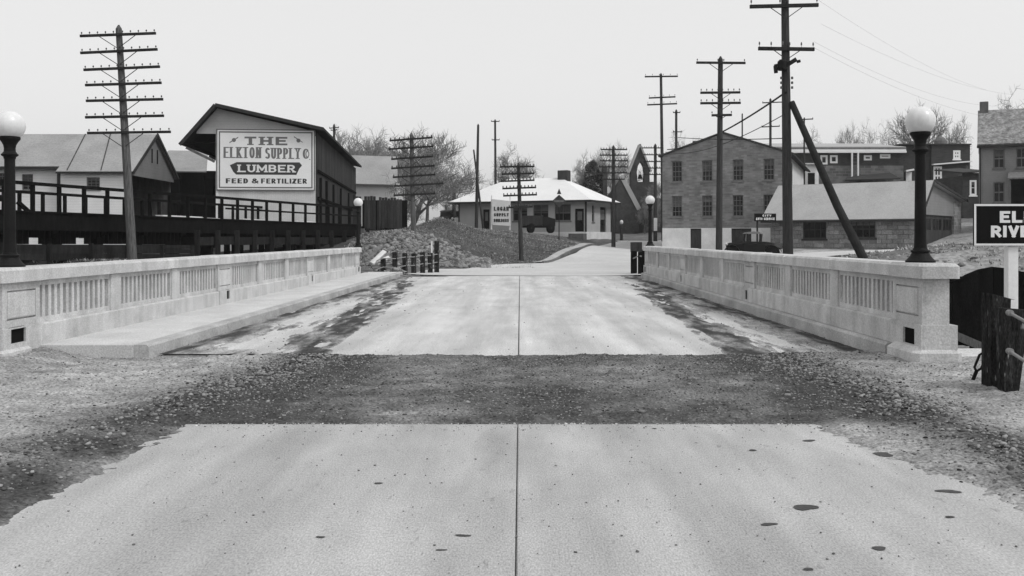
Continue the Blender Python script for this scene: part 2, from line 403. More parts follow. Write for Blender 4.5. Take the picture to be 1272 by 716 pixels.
def axis(lo, hi, step, far):
    c = np.arange(lo, hi + 1e-6, step); a = [];  p, s = hi, step
    while p < far: s *= 1.35; p += s; a.append(p)
    b = []; p, s = lo, step
    while p > -far: s *= 1.35; p -= s; b.append(p)
    return np.array(b[::-1] + list(c) + a)
RL = [(38.34, -4.66), (46, -3.9), (51, -2.2), (55, 1.3), (62, 3.6), (80, 6.6), (85, 8.2), (95, 12.2), (110, 19), (130, 30)]
RR = [(38.34, 4.86), (46, 6.8), (51, 8.4), (55, 9.5), (62, 11), (80, 14), (85, 15), (95, 18.5), (110, 25), (130, 37)]
SLp, SRp = [(39, 9.5), (46, 11.5), (54, 13.5), (58, 16.5), (60, 18)], [(39, 17), (42, 26), (46, 36), (52, 38), (58, 36), (60, 34)]
tx, ty = axis(-45, 45, .5, 1500), axis(11, 110, .5, 1500)
X, Y = np.meshgrid(tx, ty)
Z = ground(X, Y)
rl = np.interp(Y, [p[0] for p in RL], [p[1] for p in RL]); rr = np.interp(Y, [p[0] for p in RR], [p[1] for p in RR])
onroad = (Y > 38) & (Y < 131) & (X > rl - .2) & (X < rr + .2)
Z = np.where(onroad, Z - .12, Z)
sl_ = np.interp(Y, [p[0] for p in SLp], [p[1] for p in SLp]); sr_ = np.interp(Y, [p[0] for p in SRp], [p[1] for p in SRp])
st_ = (Y > 38.8) & (Y < 60.2) & (X > sl_ - .2) & (X < sr_ + .2)
Z = np.where(st_, np.minimum(Z, hgt(X, Y)) - .12, Z)
pale = np.full(X.shape, .27)
pale += .45 * sstep(9, 14, X) * sstep(100, 70, Y)                     # dry yard and street beyond the creek
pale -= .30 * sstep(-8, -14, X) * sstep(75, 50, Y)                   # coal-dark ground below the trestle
pale += .55 * np.exp(-((X - 19 - (Y - 50) * .1) / 9) ** 2) * sstep(52, 56, Y) * sstep(70, 62, Y) * 0.6
pale -= .35 * np.exp(-((X - 14.5) / 5) ** 2 - ((Y - 35) / 3.5) ** 2)
lawn = sstep(-11, -9, X) * sstep(7, 5, X) * sstep(52, 54, Y) * sstep(88, 84, Y); pale -= .16 * lawn
pale += .22 * fbm(X * .35, Y * .35, 4)
pale = np.clip(pale, 0.02, 1)
terr = bpy.data.objects.new('ground', npmesh('ground', np.stack([X, Y, Z], -1).reshape(-1, 3), gridfaces(len(tx), len(ty)), M_TERR, attr=('pale', pale)))
COL.objects.link(terr); tag(terr, kind='structure')
tag(MB().poly([(-400, 12, -1.45), (400, 12, -1.45), (400, 38, -1.45), (-400, 38, -1.45)]).build('river_water', wm), kind='structure')

def ribbon(name, Lp, Rp, m, lift, n=90, k=10, kind='structure'):
    ys = np.linspace(Lp[0][0], Lp[-1][0], n)
    l = np.interp(ys, [p[0] for p in Lp], [p[1] for p in Lp]); r = np.interp(ys, [p[0] for p in Rp], [p[1] for p in Rp])
    t = np.linspace(0, 1, k); Xr = l[:, None] * (1 - t) + r[:, None] * t; Yr = np.repeat(ys[:, None], k, 1)
    Zr = hgt(Xr, Yr) + lift
    o = bpy.data.objects.new(name, npmesh(name, np.stack([Xr, Yr, Zr], -1).reshape(-1, 3), gridfaces(k, n), m)); COL.objects.link(o)
    return tag(o, kind=kind) if kind else o
ribbon('town_road', RL, RR, M_FARROAD, .03)
# footpath with its kerb climbing along the lawn
PL = [(55, .75), (58, 1.62), (66, 3.6), (80, 5.75)]; PR = [(55, 1.25), (58, 2.15), (66, 4.15), (80, 6.45)]
ribbon('footpath', PL, PR, mat('footpath_concrete', .36, .15, .8, 12, .15, .2, rough=.95, spec=.1), .10)
kb = MB()
ys = np.linspace(55, 80, 27)
xs = np.interp(ys, [p[0] for p in PR], [p[1] for p in PR]); zs = hgt(xs, ys)
for i in range(26):
    kb.beam((xs[i] + .06, ys[i], zs[i] + .04), (xs[i + 1] + .06, ys[i + 1] - .012, zs[i + 1] + .04), .12, .2)
tag(kb.build('footpath_kerb', M_TAR if False else M_GREYW), kind='structure')
ribbon('side_street', SLp, SRp, M_FARROAD, .04, 50, 50)

# ------------------------------------------------------------------ near road slabs, bridge deck
road = thing('road', None, None); road['kind'] = 'structure'
G = .0038
def slabpiece(x0, x1, y0, y1, m, par): return MB().box(x0, x1, y0, y1, -.22, 0, .006).build('concrete_slab', m, par)
slabpiece(-2.78, -.02 - G, -14, 7.79, M_ROAD, road); slabpiece(-.02 + G, 3.12, -14, 7.79, M_ROAD, road)
MB().box(-.02 - G, -.02 + G, -14, 7.77, -.2, -.012).build('joint_filler', M_TAR, road)
deck = thing('bridge_deck', None, None); deck['kind'] = 'structure'
cuts = [12.33, 21.2, 29.6, 38.28]
for a, b in zip(cuts, cuts[1:]):
    slabpiece(-4.62, -.02 - .008, a + .04, b - .04, M_DECK, deck); slabpiece(-.02 + .008, 4.52, a + .04, b - .04, M_DECK, deck)
    MB().box(-.02 - .008, -.02 + .008, a + .041, b - .041, -.2, -.01).build('joint_filler', M_TAR, deck)
MB().box(-6.42, 5.1, 12.3, 38.3, -.9, -.225).build('girder', M_PARA, deck)
for a in cuts[1:]: MB().box(-4.6, 4.5, a - (.04 if a < 38 else -.03), a + (.04 if a < 38 else .06), -.2, -.012).build('joint_filler', M_TAR, deck)
for y0 in (9.9, 38.6):                                                   # abutments below the ends
    MB().box(-6.5, 5.2, y0, y0 + 2.2, -3.3, -.3).build('abutment', M_PARA, deck)
MB().box(5.45, 7.4, 12.05, 13.4, -1.5, -.03).build('wing_wall', M_DECK, deck)
def blot(cx, cy, rx, ry, seed):
    r = random.Random(seed); n = 24; p = []
    for k in range(n):
        t = 2 * math.pi * k / n; q = 1 + .22 * math.sin(2 * t + seed) + .10 * math.sin(3 * t + seed * 2.1) + r.uniform(-.06, .06)
        p.append((cx + rx * q * math.cos(t), cy + ry * q * math.sin(t), .004))
    return MB().poly(p)
for (px, py, rx, ry) in [(1000, 631, .075, .085), (955, 652, .055, .03), (1092, 682, .05, .035), (1004, 708, .035, .02), (1178, 611, .085, .05), (1098, 565, .10, .08), (1005, 548, .06, .04),
                         (470, 601, .04, .02), (548, 684, .03, .014), (398, 668, .025, .02), (1180, 643, .04, .02), (575, 666, .05, .02), (813, 533, .02, .02), (935, 560, .04, .03)]:
    d = F * EYE / (py - CY); blot(xa(px, d), d, rx * .8, ry * .7, int(px)).build('tar_patch', M_TAR, road)

# sidewalk and kerb on the wider side
walk = thing('sidewalk', None, None); walk['kind'] = 'structure'
yy = 12.08
while yy < 38:
    e = min(yy + 3.27, 38.3); MB().box(-6.04, -4.83, yy + (.004 if yy > 12.1 else 0), e - .004, -.2, .165, .006).build('paving_slab', M_WALK, walk)
    k = MB(); k.prism([(-4.826, -.2), (-4.625, -.2), (-4.645, .14), (-4.67, .166), (-4.826, .168)], yy + (.004 if yy > 12.1 else 0), e - .004); k.build('kerb_stone', M_KERB, walk); yy = e

# ------------------------------------------------------------------ parapets
def wallgrid(mb, f, u0, u1, z0, z1, holes, t):
    """Vertical wall with rectangular openings; f(u, depth, z) -> point; depth 0 is the outer face."""
    us = sorted({u0, u1, *[h[0] for h in holes], *[h[1] for h in holes]}); zs = sorted({z0, z1, *[h[2] for h in holes], *[h[3] for h in holes]})
    inh = lambda u, z: any(h[0] < u < h[1] and h[2] < z < h[3] for h in holes)
    for i in range(len(us) - 1):
        for j in range(len(zs) - 1):
            a, b, c, d = us[i], us[i + 1], zs[j], zs[j + 1]
            if inh((a + b) / 2, (c + d) / 2): continue
            mb.poly([f(a, 0, c), f(b, 0, c), f(b, 0, d), f(a, 0, d)]); mb.poly([f(a, t, d), f(b, t, d), f(b, t, c), f(a, t, c)])
    for a, b, c, d in list(holes) + [None] * 0:
        mb.poly([f(a, 0, c), f(a, 0, d), f(a, t, d), f(a, t, c)]); mb.poly([f(b, 0, d), f(b, 0, c), f(b, t, c), f(b, t, d)])
        mb.poly([f(a, 0, d), f(b, 0, d), f(b, t, d), f(a, t, d)]); mb.poly([f(b, 0, c), f(a, 0, c), f(a, t, c), f(b, t, c)])
    mb.poly([f(u0, 0, z1), f(u1, 0, z1), f(u1, t, z1), f(u0, t, z1)]); mb.poly([f(u1, 0, z0), f(u0, 0, z0), f(u0, t, z0), f(u1, t, z0)])
    mb.poly([f(u0, 0, z0), f(u0, 0, z1), f(u0, t, z1), f(u0, t, z0)]); mb.poly([f(u1, 0, z1), f(u1, 0, z0), f(u1, t, z0), f(u1, t, z1)])

def parapet(sgn, xf, dz, label, ledge):
    """sgn +1: face looks to -X (stands at +X). xf = |X| of the panel face. Local x is measured outward from the face."""
    t = thing('bridge_parapet', label, 'parapet', (sgn * xf, 11.25, 0), 0, 'concrete balustrades of the bridge')
    def bx(name, o0, o1, y0, y1, z0, z1, ch=.012, m=M_PARA, par=None):
        a, b = sorted((sgn * o0, sgn * o1)); return MB().box(a, b, y0, y1, z0, z1, ch).build(name, m, par or t)
    Y0 = 0.0; PN, PO, PI = 2.15, .36, .88
    Zb, Zt, Zs0, Zs1, Zh = .49 + dz, 1.03 + dz, .555 + dz, .957 + dz, 1.2 + dz
    zlow = .2 if ledge else -.15
    bal = None
    def pier(y0, y1, end):
        e = .06 if end else .0
        # lower block; a black panel stands for the shade deep in its drain
        hw = (.17, .1)[not end]; cy = (y0 + .3 if end == 1 else y1 - .3 if end == 2 else (y0 + y1) / 2 + .12)
        mb = MB(); f = (lambda u, dd, z: (sgn * (-.055 + dd), u, z))
        wallgrid(mb, f, y0 - e * (end == 1), y1 + e * (end == 2), zlow, Zb, [(cy - hw, cy + hw, .24 + (0 if ledge else .01), .43 + (0 if ledge else -.01))], .03)
        mb.build('plinth', M_PARA, t)
        bx('plinth_backing', -.027, .37, y0 - e * (end == 1), y1 + e * (end == 2), zlow, Zb - .002, .0)
        MB().poly([f(cy - hw - .01, .026, .235), f(cy + hw + .01, .026, .235), f(cy + hw + .01, .026, .44), f(cy - hw - .01, .026, .44)]).build('drain_shade_panel', M_HOLE_SHADE, t)
        # shaft with sunk panel border
        mb = MB(); f2 = (lambda u, dd, z: (sgn * (-.02 + dd), u, z)); q = .1
        g = .018
        holes = [(y0 + q, y1 - q, Zb + .09, Zb + .09 + g), (y0 + q, y1 - q, Zt - .10 - g, Zt - .10)]
        if end: holes += [(y0 + q, y0 + q + g * .6, Zb + .09 + g + .001, Zt - .1 - g - .001), (y1 - q - g * .6, y1 - q, Zb + .09 + g + .001, Zt - .1 - g - .001)]
        wallgrid(mb, f2, y0, y1, Zb - .004, Zt, holes, .05); mb.build('shaft_facing', M_PARA, t)
        bx('shaft', .012, .3, y0 + .001, y1 - .001, Zb - .003, Zt - .001, .0)
        if end:
            bx('panel_block', -.026, .002, y0 + q + g, y1 - q - g, Zb + .09 + g * 1.6, Zt - .1 - g * 1.6, .004)
        bx('pier_cap', -.09, .39, y0 - (.1 if end == 1 else .0), y1 + (.1 if end == 2 else .0), Zt, Zh + .006, .035)
        if end == 1 and ledge:
            bx('base_block', -.155, .43, y0 - .1, y0 + .78, -.25, .235, .07)
        if end == 1 and not ledge:
            bx('base_block', -.1, .42, y0 - .1, y0 + .55, -.25, .19, .03)
    y = Y0
    pier(y, y + PI, 1); y += PI
    for sct in range(3):
        for pnl in range(3):
            a, b = y, y + PN
            bx('plinth', -.05, .35, a + .004 - (0 if pnl == 0 else PO / 2), b - .004 + (0 if pnl == 2 else PO / 2), zlow, Zb, .02)
            # panel frame: head, sill, end cheeks (the balusters stand in it)
            mb = MB(); f = (lambda u, dd, z: (sgn * (.02 + dd), u, z))
            nsl = 13; m0 = .03; pit = (PN - 2 * m0) / nsl; bwid = pit * .47
            wallgrid(mb, f, a, b, Zb - .003, Zt - .001, [(a + m0, b - m0, Zs0, Zs1)], .26); mb.build('panel_frame', M_PARA, t)
            if bal is None:
                q = MB().box(-.125, .125, -bwid / 2, bwid / 2, Zs0 - .002, Zs1 + .002, .0); bal = q.mesh('baluster', M_PARA)
            for k in range(nsl - 1):
                put(bal, 'baluster', t, (sgn * .150, a + m0 + pit * (k + 1), 0))
            bx('coping', -.065, .365, a + .003 - (0 if pnl == 0 else PO / 2), b - .003 + (0 if pnl == 2 else PO / 2), Zt + .002, Zh, .03)
            y = b
            if pnl < 2:
                bx('post', -.012, .3, y, y + PO, Zb - .002, Zt + .001, .012); y += PO
        if sct < 2: pier(y, y + PI, 0); y += PI
        else: pier(y, y + PI, 2); y += PI
    if ledge:
        yy = .8
        while yy < y:
            e = min(yy + 2.51, y + .1)
            mb = MB(); p = [(-.165, -.25), (.3, -.25), (.3, .196), (-.11, .196), (-.145, .165)]
            mb.prism([(sgn * u, z) for u, z in p], yy + .004, e - .004); mb.build('kerb_block', M_KERB, t); yy = e
    return t
parapet(+1, 4.70, 0.0, 'concrete balustrade rising straight from the gutter kerb, ending beside the ELK RIVER sign', True)
parapet(-1, 6.05, -.055, 'concrete balustrade behind the raised sidewalk, facing the lumber company sign', False)

# ------------------------------------------------------------------ street lamps on the end piers
def lamp(x, y, z, label):
    t = thing('street_lamp', label, 'street lamp', (x, y, z), 0, 'globe lamps on the bridge end piers')
    m = MB(); m.lathe([(.172, 0), (.172, .02), (.16, .03), (.14, .05), (.118, .08), (.104, .105), (.098, .12), (.112, .127), (.112, .145), (.088, .152), (.08, .175)], 28); m.build('base', M_IRON, t)
    m = MB(); m.lathe([(.074, .17), (.069, .3), (.061, 1.14), (.06, 1.305)], 16); m.build('column', M_IRON, t)
    m = MB(); m.lathe([(r_, z_ + .065) for r_, z_ in [(.066, 1.24), (.07, 1.265), (.094, 1.28), (.098, 1.295), (.085, 1.305), (.066, 1.33), (.064, 1.37), (.072, 1.41), (.095, 1.45), (.116, 1.475), (.12, 1.50), (.112, 1.51)]], 28); m.build('fitter', M_IRON, t)
    m = MB(); m.smooth = True; r = .176; zc = 1.568 + .14
    m.lathe([(.105, 1.568)] + [(r * math.sin(a), zc - r * math.cos(a)) for a in [R(k) for k in range(38, 179, 8)]] + [(.004, zc + r)], 36); m.build('globe', M_GLOBE, t)
    return t
L0 = lamp(4.84, 11.68, 1.207, 'globe lamp on the pier beside the ELK RIVER sign')
for (x, y, z, lb) in [(-6.17, 11.68, 1.152, 'globe lamp at the photo edge in front of the white clapboard building'),
                      (-6.19, 36.95, 1.152, 'small globe lamp seen against the dark plank coal bin'),
                      (4.86, 36.1, 1.207, 'small globe lamp beside the corner of the brick building')]:
    c = copy_tree(L0); c.location = (x, y, z); c['label'] = lb

# ------------------------------------------------------------------ dirt shoulders and gravel
def dirtz(x, y):
    """Loose earth: lies over the slab edges wherever it is thick enough."""
    n1 = fbm(x * .8 + 3, y * .8, 4); n2 = fbm(x * 3.1, y * 3.1 + 9, 4); n3 = vnoise(x * 14, y * 14) - .5; n4 = vnoise(x * 34, y * 34) - .5
    dl = -2.78 - x; dr = x - (2.86 - .35 * sstep(5.5, 7.6, y) * 1.0)                   # metres outside the near slab
    strip = np.minimum(y - 7.86 + .10 * fbm(x * 3.3, y * 0 + 2.2, 3), 12.36 - y)
    out_ = np.maximum(np.maximum(dl + .06, dr + .1), strip)
    out_ = np.where((y > 12.33), -1, out_)
    bias = np.clip(out_ * .16, -.06, .022)
    z = bias + .035 * n1 * sstep(-.2, .6, out_) + .03 * n2 + .024 * n3 + .012 * n4
    z += .05 * sstep(1.0, 3.0, np.maximum(dl, dr + .3)) + .09 * sstep(5.2, 6.4, -x) * sstep(8.5, 11.5, y)
    z -= (.05 + .04 * fbm(x * 2, y * 2, 2)) * sstep(3.6, 4.4, -x) * sstep(6.0, 5.2, -x) * sstep(9.8, 11.6, y)
    wl = np.exp(-((x + 3.15 - .12 * (y - 8)) / .35) ** 2) * sstep(10.5, 8.5, y); wr = np.exp(-((x - 3.35) / .3) ** 2)
    z += .045 * wl + .05 * wr * sstep(10.8, 9.0, y)
    z += np.where(y < 12.33, 0, 0)
    drop = channel(x, y) * 3.2 * np.where((x < -6.35) | (x > 5.05), 1, 0)
    z -= drop
    deckm = (y > 12.3)
    z = np.where(deckm & (x > -6.4) & (x < 5.1), -.05, z)
    return z
def dirtpale(x, y):
    r = fbm(x * 1.1, y * 1.1, 4)
    dark_l = np.exp(-((x + 2.95 - .10 * (y - 7)) / .55) ** 2); dark_r = np.exp(-((x - 3.3 + .06 * (y - 8)) / .5) ** 2)
    strip = sstep(7.5, 7.9, y) * sstep(-3.2, -2.4, x) * sstep(3.6, 2.8, x)
    r2 = fbm(x * 4.5, y * 4.5 + 30, 3)
    p = .80 - .70 * np.maximum(dark_l, dark_r) - .60 * strip + .7 * r + .35 * r2 - .25 * np.exp(-((y - 12.0) / .35) ** 2) * sstep(3.5, 4.5, -x)  # last term puts a thin shade line below the sidewalk end into the colour
    lane = np.exp(-((np.abs(x - .05) - 1.15) / .45) ** 2)
    p += .16 * lane * strip * (.6 + 1.5 * r)
    return np.clip(p, .05, 1)
nx, ny = 800, 330
x_ = np.linspace(-12.5, 9.5, nx); y_ = np.linspace(3.4, 12.9, ny); X, Y = np.meshgrid(x_, y_)
Zd = dirtz(X, Y)
d_o = bpy.data.objects.new('dirt_shoulder', npmesh('dirt_shoulder', np.stack([X, Y, Zd], -1).reshape(-1, 3), gridfaces(nx, ny), M_DIRT, attr=('pale', dirtpale(X, Y)))); COL.objects.link(d_o); tag(d_o, kind='structure')
# dirt washed into the gutters of the bridge deck
def gutz(x, y):
    n1 = fbm(x * 2.2, y * .55 + 40, 5); n2 = fbm(x * 8, y * 1.1, 4)
    e = np.maximum(-x - (2.95 + .5 * sstep(18, 34, y)), x - (2.95 + .45 * sstep(14, 30, y)))
    gut = np.maximum(np.exp(-((x + 4.5) / .32) ** 2), np.exp(-((x - 4.4) / .36) ** 2))
    inner = np.maximum(np.exp(-((x + 2.75 + .05 * (y - 12)) / .4) ** 2), np.exp(-((x - 2.9 - .045 * (y - 12)) / .35) ** 2)) * sstep(38, 22, y)
    start = sstep(13.4, 12.3, y) * sstep(-.3, .1, e + .5)
    endp = sstep(33, 36, y) * sstep(-4.7, -4.2, -np.abs(x)) * 0
    wide = sstep(-.75, .25, e) * (.55 + .45 * sstep(34, 20, y))
    return -.034 + .030 * wide + .11 * n1 * wide + .10 * n2 * wide + .018 * (vnoise(x * 12, y * 4) - .5) * wide + .046 * gut * (1 + 1.2 * n1) + .050 * inner * (1 + 1.8 * n2) + .03 * start - .03 * sstep(.1, -.8, e)
nx, ny = 300, 520
x_ = np.linspace(-4.61, 4.52, nx); y_ = np.linspace(12.34, 38.2, ny); X, Y = np.meshgrid(x_, y_)
Zg = np.minimum(gutz(X, Y), .018 + .014 * (vnoise(X * 9, Y * 9) - .5))
inn = np.maximum(np.exp(-((X + 2.75 + .05 * (Y - 12)) / .5) ** 2), np.exp(-((X - 2.9 - .045 * (Y - 12)) / .45) ** 2)); gtt = np.maximum(np.exp(-((X + 4.5) / .18) ** 2), np.exp(-((X - 4.4) / .2) ** 2))
thin = 1 - sstep(.0, .012, Zg)
gp = np.clip(.45 * thin + .80 - .62 * np.maximum(inn, gtt) + 1.2 * fbm(X * 2.2, Y * .7, 4) + 1.5 * fbm(X * 9, Y * 1.6, 3), .04, 1.5)
g_o = bpy.data.objects.new('gutter_dirt', npmesh('gutter_dirt', np.stack([X, Y, Zg], -1).reshape(-1, 3), gridfaces(nx, ny), M_DIRT, attr=('pale', gp))); COL.objects.link(g_o); tag(g_o, kind='stuff')

t_ = (1 + 5 ** .5) / 2
ICO = np.array([(-1, t_, 0), (1, t_, 0), (-1, -t_, 0), (1, -t_, 0), (0, -1, t_), (0, 1, t_), (0, -1, -t_), (0, 1, -t_), (t_, 0, -1), (t_, 0, 1), (-t_, 0, -1), (-t_, 0, 1)]) / 1.9
ICOF = np.array([(0, 11, 5), (0, 5, 1), (0, 1, 7), (0, 7, 10), (0, 10, 11), (1, 5, 9), (5, 11, 4), (11, 10, 2), (10, 7, 6), (7, 1, 8), (3, 9, 4), (3, 4, 2), (3, 2, 6), (3, 6, 8), (3, 8, 9), (4, 9, 5), (2, 4, 11), (6, 2, 10), (8, 6, 7), (9, 8, 1)])
def rocks(name, P, S, m, seed, flat=.6, kind='stuff', parent=None):
    rs = np.random.RandomState(seed); n = len(P)
    V = ICO[None] * (1 + rs.uniform(-.32, .32, (n, 12, 1))) * S[:, None, None] * rs.uniform(.65, 1.3, (n, 1, 3)) * np.array([1, 1, flat])
    a = rs.uniform(0, 6.28, n); c, s = np.cos(a), np.sin(a)
    Vx = V[..., 0] * c[:, None] - V[..., 1] * s[:, None]; Vy = V[..., 0] * s[:, None] + V[..., 1] * c[:, None]
    W = np.stack([Vx, Vy, V[..., 2]], -1) + P[:, None, :]
    Fc = (ICOF[None] + 12 * np.arange(n)[:, None, None]).reshape(-1, 3)
    o = bpy.data.objects.new(name, npmesh(name, W.reshape(-1, 3), Fc, m, smooth=False)); COL.objects.link(o)
    if parent is not None: o.parent = parent
    return tag(o, kind=kind)
rs = np.random.RandomState(11)
N0 = 190000
x = rs.uniform(-9, 8, N0); y = rs.uniform(4.2, 12.4, N0)
dens = .10 + .75 * np.exp(-((x + 3.1 - .12 * (y - 8)) / .42) ** 2) + .8 * np.exp(-((x - 3.35) / .4) ** 2) + .5 * sstep(7.8, 8.1, y) * sstep(-3.4, -2.6, x) * sstep(4.2, 3.2, x) + .25 * sstep(4, 5, -x) * 0
dens *= 1 - .5 * np.exp(-((np.abs(x - .05) - 1.15) / .45) ** 2) * sstep(7.8, 8.1, y)
dens *= .45 + 1.4 * np.clip(fbm(x * 1.3, y * 1.3, 3) + .4, 0, 1)
zz = dirtz(x, y)
keep = (rs.rand(N0) < dens * .62) & (zz > -.004) & (x > -8.5) & ~((y > 11.1) & ((x > 4.5) | (x < -5.9)))
x, y, zz = x[keep], y[keep], zz[keep]
win_ = np.maximum(np.exp(-((x + 3.1 - .12 * (y - 8)) / .42) ** 2), np.exp(-((x - 3.35) / .4) ** 2))
s = (.0020 + .0095 * rs.rand(len(x)) ** 4 + .00045 * y) * (1 + .75 * win_)
big = rs.rand(len(x)) < .006; s[big] *= 1.9
rocks('gravel', np.stack([x, y, zz + s * .15], -1), s, M_PEB, 5)
n = 700; x = rs.uniform(-2.6, 2.8, n); y = 7.8 - .35 * rs.rand(n) ** 3; rocks('spilled_gravel', np.stack([x, y, np.full(n, .003)], -1), .003 + .008 * rs.rand(n) ** 3, M_PEB, 15)
# scattered grit on the slabs and the deck
x = rs.uniform(-2.7, 3.05, 500); y = rs.uniform(4.3, 7.7, 500); rocks('road_grit', np.stack([x, y, np.full(500, .004)], -1), .003 + .005 * rs.rand(500) ** 4, M_RIP, 6)
n = 1600; x = rs.uniform(-4.5, 4.4, n); y = 12.4 + 24 * rs.rand(n) ** 1.6; k = rs.rand(n) < (.15 + .85 * sstep(1.8, 3.2, np.abs(x))); x, y = x[k], y[k]
rocks('deck_grit', np.stack([x, y, np.maximum(gutz(x, y), 0) + .004], -1), .005 + .012 * rs.rand(len(x)) ** 3, M_PEB, 8)
# stone facing on the embankment
n = 5200; x = rs.uniform(-9.6, -1.6, n); y = rs.uniform(49.6, 57, n)
top = 55.0 - 1.6 * sstep(-4.5, -2.2, x); k = (y < top) & (y > 49.8 + .4 * sstep(-5, -2, x)); x, y = x[k], y[k]
rocks('riprap', np.stack([x, y, ground(x, y) + .02], -1), .06 + .11 * rs.rand(len(x)) ** 1.5, M_RIP, 9, flat=.85)
# stones and clods on the creek bank beyond the end pier
n = 700; x = rs.uniform(9.5, 26, n); y = rs.uniform(29, 38.5, n); rocks('bank_stones', np.stack([x, y, ground(x, y)], -1), .03 + .10 * rs.rand(n) ** 2.5, M_RIP, 10)

# winter grass on the lawn and the banks
def grass(name, x, y, hmin, hmax, m):
    n = len(x); z = ground(x, y); P = np.stack([x, y, z], -1); a = rs.uniform(0, 6.283, (n, 3)); hh = rs.uniform(hmin, hmax, (n, 3)); r = rs.uniform(.02, .16, (n, 3)); w_ = rs.uniform(.012, .03, (n, 3))
    bx_ = P[:, None, 0] + r * np.cos(a); by_ = P[:, None, 1] + r * np.sin(a); dx, dy = -np.sin(a) * w_, np.cos(a) * w_
    zb = np.repeat(P[:, None, 2], 3, 1) - .03
    tri = np.stack([np.stack([bx_ - dx, by_ - dy, zb], -1), np.stack([bx_ + dx, by_ + dy, zb], -1), np.stack([bx_ + np.cos(a) * hh * .8, by_ + np.sin(a) * hh * .8, zb + hh], -1)], 2)
    o = bpy.data.objects.new(name, npmesh(name, tri.reshape(-1, 3), np.arange(n * 9).reshape(-1, 3), m, smooth=False)); COL.objects.link(o); tag(o, kind='stuff')
M_GRASS = mat('winter_grass', 0.27, .55, .5, 6, .3, 0.0, rough=1.0, spec=0.0, island=.7)
n = 26000; x = rs.uniform(-10, 7, n); y = rs.uniform(50.5, 88, n)
pl_ = np.interp(y, [p[0] for p in PL], [p[1] for p in PL]); k = (x < pl_ - .1) & ~((y < 55.2) & (x < -2.2)) & ~((y > 80) & (x > 4)) & (fbm(x * .5, y * .5, 3) > -.22)
grass('grass', x[k], y[k], .03, .12, M_GRASS)
n = 9000; x = np.concatenate([rs.uniform(9.5, 26, n // 2), rs.uniform(-26, -7, n)]); y = np.concatenate([rs.uniform(29, 38.6, n // 2), rs.uniform(37, 52, n)]); k = fbm(x * .6, y * .6, 3) > -.05
grass('bank_grass', x[k], y[k], .03, .13, M_GRASS)
# ------------------------------------------------------------------ lettering
def arc(cx, cy, rx, ry, a0, a1, n=9): return [(cx + rx * math.cos(R(a0 + (a1 - a0) * i / n)), cy + ry * math.sin(R(a0 + (a1 - a0) * i / n))) for i in range(n + 1)]
GL = {
 'A': [[(0, 0), (.5, 1)], [(1, 0), (.5, 1)], [(.2, .33), (.8, .33)]],
 'B': [[(0, 0), (0, 1)], [(0, 1)] + arc(.55, .76, .4, .24, 90, -90) + [(0, .52)], [(0, .52)] + arc(.58, .26, .42, .26, 90, -90) + [(0, 0)]],
 'C': [arc(.52, .5, .5, .5, 50, 310, 14)], 'D': [[(0, 0), (0, 1)] + arc(.42, .5, .58, .5, 90, -90, 12) + [(0, 0)]],
 'E': [[(1, 1), (0, 1), (0, 0), (1, 0)], [(0, .52), (.8, .52)]], 'F': [[(1, 1), (0, 1), (0, 0)], [(0, .5), (.8, .5)]],
 'G': [arc(.52, .5, .5, .5, 50, 330, 14) + [(.98, .45), (.6, .45)]],
 'H': [[(0, 0), (0, 1)], [(1, 0), (1, 1)], [(0, .5), (1, .5)]], 'I': [[(.5, 0), (.5, 1)]],
 'K': [[(0, 0), (0, 1)], [(.95, 1), (.05, .42)], [(.3, .58), (1, 0)]], 'L': [[(0, 1), (0, 0), (1, 0)]],
 'M': [[(0, 0), (0, 1)], [(1, 0), (1, 1)], [(.04, 1), (.5, .25)], [(.96, 1), (.5, .25)]], 'N': [[(0, 0), (0, 1)], [(1, 0), (1, 1)], [(.02, 1), (.98, 0)]], 'O': [arc(.5, .5, .5, .5, 90, 450, 18)],
 'P': [[(0, 0), (0, 1)], [(0, 1)] + arc(.5, .72, .5, .28, 90, -90) + [(0, .44)]],
 'R': [[(0, 0), (0, 1)], [(0, 1)] + arc(.5, .74, .46, .26, 90, -90) + [(0, .48)], [(.5, .46), (1, 0)]],
 'S': [arc(.5, .75, .46, .25, 35, 250, 10) + arc(.5, .25, .5, .25, 70, -145, 10)],
 'T': [[(0, 1), (1, 1)], [(.5, 1), (.5, 0)]], 'U': [[(0, 1), (0, .35)] + arc(.5, .35, .5, .35, 180, 360, 10) + [(1, 1)]],
 'V': [[(0, 1), (.5, .0)], [(1, 1), (.5, .0)]], 'Y': [[(0, 1), (.5, .5), (1, 1)], [(.5, .5), (.5, 0)]], 'Z': [[(0, 1), (1, 1), (0, 0), (1, 0)]],
 '&': [[(1, 0), (.2, .78)] + arc(.45, .82, .26, .18, 190, -20, 8) + [(.1, .38)] + arc(.4, .24, .34, .24, 150, 330, 8) + [(1, .45)]],
 'o': [arc(.5, .3, .42, .3, 90, 450, 14)], '.': [[(.4, .03), (.6, .03)]], '-': [[(.1, .5), (.9, .5)]]}
SERIF = {'L': [(0, 1), (0, 0)], 'U': [(0, 1), (1, 1)], 'M': [(0, 0), (1, 0)], 'B': [], 'E': [], 'R': [(0, 0), (1, 0)], 'T': [(.5, 0)], 'H': [(0, 0), (0, 1), (1, 0), (1, 1)], 'K': [(0, 0), (0, 1), (1, 0), (.95, 1)], 'N': [(0, 0), (1, 1)],
         'P': [(0, 0)], 'Y': [(.5, 0), (0, 1), (1, 1)], 'F': [(0, 0)], 'I': [(.5, 0), (.5, 1)]}
